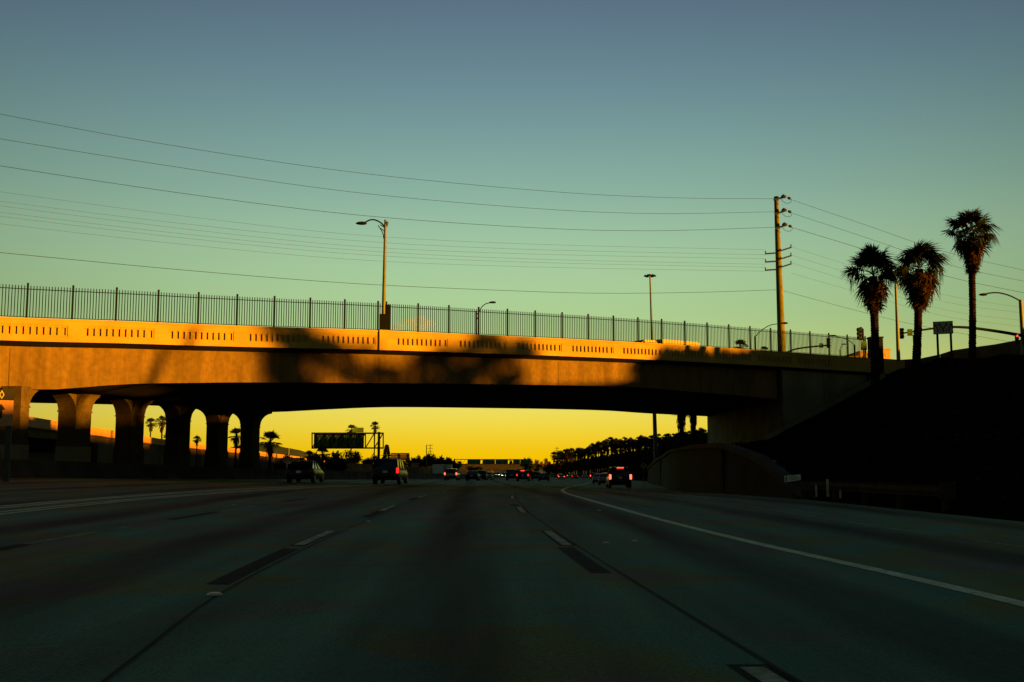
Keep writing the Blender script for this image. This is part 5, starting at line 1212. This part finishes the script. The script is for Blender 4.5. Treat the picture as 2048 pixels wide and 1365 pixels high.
# ------------------------------------------------------------------ vehicles
def loft_ring(st):
    y, w0, w1, w2, z0, z1, z2 = st       # half widths at sill, waist, shoulder; heights
    return [(-w0,y,z0),(-w1,y,z0+0.12),(-w1,y,z1),(-w2,y,z2),(w2,y,z2),(w1,y,z1),(w1,y,z0+0.12),(w0,y,z0)]
def make_car(name, L, Wd, H, kind, label, cat):
    t = thing(name, (0,0,0), label, cat); h = Wd/2; z0 = 0.22 if kind == 'sedan' else 0.30
    zb = 0.92 if kind == 'sedan' else (1.05 if kind == 'suv' else 1.1)
    if kind == 'sedan':
        st = [(0,h*.80,h*.88,h*.80,z0+.16,.62,.86),(0.12,h*.88,h*.96,h*.88,z0+.04,.68,.96),(0.9,h*.92,h,h*.92,z0,.72,.99),(L*.42,h*.92,h,h*.93,z0,.72,.94),(L*.70,h*.92,h,h*.92,z0,.70,.92),(L*.93,h*.86,h*.95,h*.82,z0,.60,.76),(L,h*.72,h*.80,h*.66,z0+.12,.52,.62)]
        ca = [(0.55,1.15),(1.30,H),(L*.60,H-0.02),(L*.76,0.93)]; ca = [(0.42,.97),(1.25,H),(L*.55,H-.01),(L*.73,.92)]
    else:
        st = [(0,h*.86,h*.92,h*.88,z0+.14,.80,zb-.05),(0.10,h*.92,h*.97,h*.92,z0+.05,.82,zb),(0.9,h*.94,h,h*.93,z0,.84,zb),(L*.45,h*.94,h,h*.93,z0,.84,zb-.01),(L*.72,h*.94,h,h*.92,z0,.82,zb-.04),(L*.94,h*.88,h*.95,h*.84,z0,.75,zb-.16),(L,h*.78,h*.86,h*.74,z0+.14,.66,zb-.34)]
        ca = [(0.06,zb),(0.30,H),(L*.58,H-.01),(L*.73,zb-.03)]
    b = MB(); b.loft([loft_ring(s) for s in st]); b.build('body', M['car_black'], t, smooth=True, bevel=0.03)
    # cabin: roof shell with pillars, glass set between them
    tb = h*.90; tt = h*(.72 if kind == 'sedan' else .80)
    (ya,za),(yb,zb2),(yc,zc),(yd,zd) = ca
    def pt(y, z, s): 
        f = (z-min(za,zd))/(H-min(za,zd)); f = max(0,min(1,f)); return (s*(tb+(tt-tb)*f), y, z)
    b = MB(); b.loft([[pt(ya,za,-1),pt(ya,za,1)],[pt(yb,zb2-.05,-1),pt(yb,zb2-.05,1)],[(-tt*.97,yb+.12,H-.015),(tt*.97,yb+.12,H-.015)]], close=False, caps=False)
    rings = [[pt(yb,zb2-.06,-1),(-tt*.93,yb+.01,zb2),(0,yb-.02,zb2+.025),(tt*.93,yb+.01,zb2),pt(yb,zb2-.06,1)],[pt((yb+yc)/2,H-.06,-1),(-tt*.93,(yb+yc)/2,H+.01),(0,(yb+yc)/2,H+.045),(tt*.93,(yb+yc)/2,H+.01),pt((yb+yc)/2,H-.06,1)],[pt(yc,zc-.06,-1),(-tt*.93,yc,zc),(0,yc+.02,zc+.03),(tt*.93,yc,zc),pt(yc,zc-.06,1)]]
    b = MB(); b.loft(rings, close=False, caps=False); b.quad(rings[0][0],rings[0][4],rings[2][4],rings[2][0]); b.build('roof', M['car_black'], t, smooth=True)
    b = MB(); b.quad(pt(ya,za,-1),pt(ya,za,1),pt(yb,zb2-.06,1),pt(yb,zb2-.06,-1)); b.build('rear_window', M['glass'], t)
    b = MB(); b.quad(pt(yd,zd,1),pt(yd,zd,-1),pt(yc,zc-.06,-1),pt(yc,zc-.06,1)); b.build('windshield', M['glass'], t)
    for s in (-1,1):
        n = 3; 
        for k in range(n):
            def at(u, top):
                if top: y = yb+(yc-yb)*u; z = (zb2 if u < .5 else zc)-.06
                else: y = ya+(yd-ya)*u; z = za+(zd-za)*u
                return pt(y, z, s)
            u0, u1 = k/n+(.03 if k else 0.05), (k+1)/n-(.03 if k < n-1 else 0.05)
            a_, b_, c_, d_ = at(u0,0), at(u1,0), at(u1,1), at(u0,1); bb_ = MB(); bb_.quad(a_,b_,c_,d_); bb_.build('side_window', M['glass'], t)
        for u in (0, 1/3, 2/3, 1):
            y0_ = ya+(yd-ya)*u; y1_ = yb+(yc-yb)*u; p0 = pt(y0_, za+(zd-za)*u, s); p1 = pt(y1_, (zb2 if u<.5 else zc)-.06, s)
            q = MB(); q.bar(p0, p1, 0.07); q.build('pillar', M['car_black'], t)
        q = MB(); q.box(s*(h+.10)-.09,s*(h+.10)+.09,L*.70,L*.70+.12,zb+.02,zb+.17); q.build('mirror', M['car_black'], t, bevel=0.03)
        # tail lamp
        if kind == 'sedan': q = MB(); q.box(s*h*.86-.20 if s>0 else s*h*.86-.08, s*h*.86+.08 if s>0 else s*h*.86+.20, -.012,.10,.74,.88)
        else: q = MB(); q.box(s*h*.90-.09,s*h*.90+.09,-.02,.10,.80,1.12 if H < 1.75 else 1.22)
        q.build('tail_light', M['lens_off'], t, bevel=0.015)
        q = MB(); q.box(s*h*.62-.16,s*h*.62+.16,L-.16,L-.02,.56,.68) if kind == 'sedan' else q.box(s*h*.66-.16,s*h*.66+.16,L-.16,L-.02,.68,.82); q.build('headlight', M['head_off'], t)
        for yy in (L*.19, L*.80):
            R_ = .33 if kind == 'sedan' else .38
            q = MB(); q.tube([(s*(h-.22),yy,R_),(s*(h-.01),yy,R_)], R_, 20); wh = q.build('wheel', M['tyre'], t, smooth=True)
            q = MB(); q.tube([(s*(h-.02),yy,R_),(s*(h+.005),yy,R_)], R_*.62, 14); q.build('rim', M['rim'], wh)
    q = MB(); q.box(-h*.86,h*.86,-.06,.06,z0+.10,z0+.34); q.build('bumper', M['trim'], t, bevel=0.03)
    q = MB(); pz = .66 if kind == 'sedan' else .86; q.box(-.16,.16,-.025,-.005,pz,pz+.15); q.build('license_plate', M['plate'], t)
    if kind != 'sedan': q = MB(); q.box(-.30,.30,.10,.22,H-.075,H-.035)
    else: q = MB(); q.box(-.17,.17,.60,.66,1.02,1.05)
    q.build('brake_light', M['lens_off'], t)
    return t
SED = make_car('sedan', 4.75, 1.84, 1.44, 'sedan', 'black sedan with unlit tail lamps in the left lane before the bridge columns', 'car')
SUV = make_car('suv', 5.1, 2.0, 1.86, 'suv', 'black sport utility car with its right tail lamp lit left of centre', 'car')
CUV = make_car('crossover_car', 4.6, 1.85, 1.66, 'suv', 'silver crossover car with both tail lamps lit behind the white trucks', 'car')
def paint(o, mk_):
    for ch in o.children_recursive:
        if ch.name.split('.')[0] in ('body','roof','pillar','mirror'):
            ch.material_slots[0].link = 'OBJECT'; ch.material_slots[0].material = M[mk_]
def lights(o, tail=None, brake=None, head=None, right_only=False):
    for ch in o.children_recursive:
        nm = ch.name.split('.')[0]
        if nm == 'tail_light' and tail:
            if right_only and ch.data.vertices[0].co.x < 0: continue
            ch.material_slots[0].link = 'OBJECT'; ch.material_slots[0].material = M[tail]
        if nm == 'brake_light' and brake: ch.material_slots[0].link = 'OBJECT'; ch.material_slots[0].material = M[brake]
        if nm == 'headlight' and head: ch.material_slots[0].link = 'OBJECT'; ch.material_slots[0].material = M[head]
used = set()
def put(proto, px, Y, rz, mk_, label, tail=None, brake=None, right_only=False, head=None, flip=False, z=None, group='cars driving on the freeway'):
    o = proto if proto.name not in used else copy_tree(proto)
    used.add(proto.name); x = P(px, 950, Y).x; o.location = (x, Y, (zr(x, Y) if z is None else z)+0.01); o.rotation_euler = (0,0,-rz+(math.pi if flip else 0)); o['label'] = label; o['group'] = group
    for ch in [o]: ch.scale = (1,1,1)
    allch = list(o.children_recursive)
    for ch in allch:
        pass
    paint(o, mk_); lights(o, tail, brake, head, right_only); return o
# copies are taken before lamps are changed, so order: plain copies first
bpy.context.view_layer.update()
cars = [
 (SED, 597, 73.5, 0.02, 'car_black', 'black sedan with unlit tail lamps in the left lane before the bridge columns', None, None, {}),
 (SUV, 770, 80.5, 0.06, 'car_dark', 'black sport utility car with its right tail lamp lit left of centre', 'lens_on', None, dict(right_only=True)),
 (CUV, 901, 158, 0.07, 'car_silver', 'silver crossover car with both tail lamps lit in front of the white trucks', 'lens_hot', None, {}),
 (SED, 943, 160, 0.07, 'car_black', 'dark sedan just right of the silver crossover with lit lamps', None, None, {}),
 (CUV, 961, 190, 0.07, 'car_dark', 'dark crossover half hidden behind the dark sedan', None, None, {}),
 (SED, 974, 205, 0.07, 'car_silver', 'pale sedan rightmost of the overlapping left group', None, None, {}),
 (SUV, 1023, 185, 0.06, 'car_black', 'tall black sport utility car left of the car braking in the centre', None, None, {}),
 (CUV, 1045, 165, 0.06, 'car_black', 'dark crossover with lit roof brake lamp in the centre lane', 'lens_on', 'lens_hot', {}),
 (CUV, 1071, 215, 0.06, 'car_dark', 'dark crossover left of a pair right of centre', None, None, {}),
 (SED, 1087, 195, 0.06, 'car_black', 'dark sedan right of a pair right of centre', None, None, {}),
 (SED, 1123, 300, 0.05, 'car_silver', 'pale sedan with glowing lamps among the far cars', 'lens_hot', None, {}),
 (SED, 1150, 330, 0.05, 'car_black', 'dark sedan with small lit lamps right of the pale glowing sedan', 'lens_on', None, {}),
 (CUV, 1104, 380, 0.05, 'car_silver', 'pale crossover far away left of the glowing sedan', None, None, {}),
 (SED, 1112, 430, 0.05, 'car_dark', 'tiny car with red lamps behind the pale far crossover', 'lens_hot', None, {}),
 (SED, 1139, 400, 0.05, 'car_silver', 'tiny pale car with lit lamps behind the two far sedans', 'lens_hot', None, {}),
 (CUV, 1161, 420, 0.05, 'car_dark', 'tiny dark crossover in the far right lanes', None, None, {}),
 (SED, 1170, 380, 0.05, 'car_silver', 'tiny pale sedan left of the far dark van in the right lanes', None, None, {}),
 (SUV, 1187, 330, 0.06, 'car_black', 'far black sport utility car with small lamps above the silver pair', 'lens_hot', None, {}),
 (CUV, 1208, 300, 0.06, 'car_dark', 'dark far crossover right of the far black utility car', None, None, {}),
 (SED, 1197, 165, 0.10, 'car_silver', 'silver sedan at the back of the pair beside the exit lane', None, None, {}),
 (SED, 1211, 135, 0.11, 'car_silver', 'silver sedan partly hidden left of the braking black utility car', None, None, {}),
 (SUV, 1241, 97, 0.02, 'car_black', 'black sport utility car braking with red lamps in the exit lane', 'lens_hot', 'lens_hot', {}),
 (SED, 1130, 520, 0.05, 'car_dark', 'tiny distant car in the middle of the far traffic', 'lens_on', None, {}),
 (CUV, 1096, 540, 0.05, 'car_dark', 'tiny distant car at the left of the far traffic', 'lens_on', None, {}),
]
protos = {SED.name: SED, SUV.name: SUV, CUV.name: CUV}
master = {}
insts = []
for i, (pr, *rest_) in enumerate(cars):
    if pr.name not in master: master[pr.name] = pr; insts.append(pr)
    else: insts.append(copy_tree(pr))
for o, (pr, px, Y, rz, mk_, lb, tail, brk, kw) in zip(insts, cars):
    x = P(px, 950, Y).x; o.location = (x, Y, zr(x, Y)+0.005); o.rotation_euler = (0,0,-rz); o['label'] = lb; o['group'] = 'cars driving away on the freeway'
    if mk_ != 'car_black': paint(o, mk_)
    lights(o, tail, brk, None, kw.get('right_only', False))
onc = [(SED, 985, 330, 'oncoming car with bright headlamps leftmost beyond the median'), (CUV, 996, 380, 'oncoming car with headlamps in the middle beyond the median'), (SED, 1010, 350, 'oncoming car with headlamps rightmost beside the tall black utility car')]
for pr, px, Y, lb in onc:
    o = copy_tree(pr); x = P(px, 950, Y).x; o.location = (x, Y+4, zr(x, Y)+0.1); o.rotation_euler = (0,0,math.pi-0.06); o['label'] = lb; o['group'] = 'oncoming cars'
    lights(o, 'lens_off', None, 'head_on')
# box trucks
def box_truck(label, px0, px1, ytop, ybot, Y, m='truck_box', zb=None, cab=True, side=1, ln=7.0, group=None):
    a = P(px0, ybot, Y); q = P(px1, ytop, Y); zg = zb if zb is not None else zr(a.x, Y); t = thing('box_truck', ((a.x+q.x)/2, Y, zg), label, 'truck', group)
    b = MB(); b.box(a.x,q.x,Y,Y+ln,zg+1.05,q.z); b.build('cargo_box', M[m], t, world=True, bevel=0.04)
    for k in range(0, 9):
        xx = a.x+(q.x-a.x)*k/8; b = MB(); b.box(xx-0.03,xx+0.03,Y-0.02,Y+0.0,zg+1.1,q.z-0.06); b.build('rib', M['sign_back'], t, world=True)
    b = MB(); b.box(a.x+0.1,q.x-0.1,Y+0.2,Y+ln,zg+0.62,zg+1.04); b.build('chassis', M['trim'], t, world=True)
    for xx in (a.x+0.7, a.x+1.8, q.x-0.9):
        b = MB(); b.tube([(xx,Y+0.25,zg+0.5),(xx,Y+0.55,zg+0.5)],0.5,16); b.build('wheel', M['tyre'], t, world=True, smooth=True)
    return t
box_truck('left white box truck crossways beyond the median', 865, 887, 929, 946, 330, zb=-2.4)
box_truck('shorter white box truck right beside the left one', 889.5, 902, 929.5, 946, 332, zb=-2.4)
# vehicles on top of the bridge: a pale box truck, shade on its cab put into dark paint
def deck_truck():
    wv = 17.5; s0 = s_of(1322, wv); s1 = s_of(1401, wv); z1 = P(1360, 681.5, T((s0+s1)/2, wv).y).z; zd = zt(40)-1.0
    t = thing('box_truck', tuple(T((s0+s1)/2, wv+1, z=zd)), 'box truck driving over the bridge with its sunlit roof edge above the parapet', 'truck')
    b = MB(); cz = [T(s0,wv),T(s1,wv),T(s1,wv+2.3),T(s0,wv+2.3)]; b.hexa([Vector((c.x,c.y,zd+0.9)) for c in cz]+[Vector((c.x,c.y,z1)) for c in cz]); b.build('cargo_box', mat('cream_box',(0.62,0.55,0.35),0.6,0.05,1), t, world=True, bevel=0.12)
    s2 = s_of(1276, wv); cz = [T(s2,wv+.1),T(s0-0.15,wv+.1),T(s0-0.15,wv+2.2),T(s2,wv+2.2)]; b = MB(); zc_ = z1-0.15
    lo_ = [Vector((c.x,c.y,zd+0.6)) for c in cz]; hi_ = [Vector((c.x,c.y,zc_)) for c in cz]; hi_[0] = T(s2+0.9,wv+.15,z=zc_-0.0); hi_[3] = T(s2+0.9,wv+2.1,z=zc_)
    b.hexa(lo_+hi_); b.build('cab', M['car_dark'], t, world=True, bevel=0.2)
    for s_ in (s2+1.0, s0+1.0, s1-1.2):
        c = T(s_, wv, z=zd+0.48); b = MB(); b.tube([c, c+Nn*0.3], 0.48, 14); b.build('wheel', M['tyre'], t, world=True)
deck_truck()
dk = copy_tree(SUV); s_ = s_of(1262, 12); q = T(s_, 12, z=zt(40)-1.0); dk.location = q; dk.rotation_euler = (0,0,math.pi/2+rr); dk['label'] = 'dark car roof showing above the parapet left of the box truck on the bridge'; dk['group'] = 'vehicles on the bridge'
paint(dk, 'car_black')
# sunlit buildings beyond the right end of the bridge
def lit_building(label, px0, px1, ytop, Y, m):
    a = P(px0, 718, Y); q = P(px1, ytop, Y); t = thing('building', ((a.x+q.x)/2, Y, 9), label, 'building')
    b = MB(); b.box(a.x,q.x,Y,Y+9,5,q.z-0.2); b.build('wall', m, t, world=True)
    b = MB(); b.box(a.x-0.12,q.x+0.12,Y-0.12,Y+9,q.z-0.198,q.z); b.build('roof', m, t, world=True)
    b = MB(); b.box(a.x+0.4*(q.x-a.x),a.x+0.6*(q.x-a.x),Y-0.03,Y+0.02,q.z-1.3,q.z-0.8); b.build('window', m, t, world=True)
MY = mat('yellow_stucco', (0.70,0.55,0.22), 0.9, 0.06, 0.6)
lit_building('bright sunlit block between the left and middle palms', 1764, 1780, 697.5, 178, MY)
lit_building('bright sunlit block behind the pole of the fence end signal', 1721, 1734, 702, 176, MY)
lit_building('low sunlit roof strip left of the fence end signal', 1700, 1716, 712.5, 170, MY)
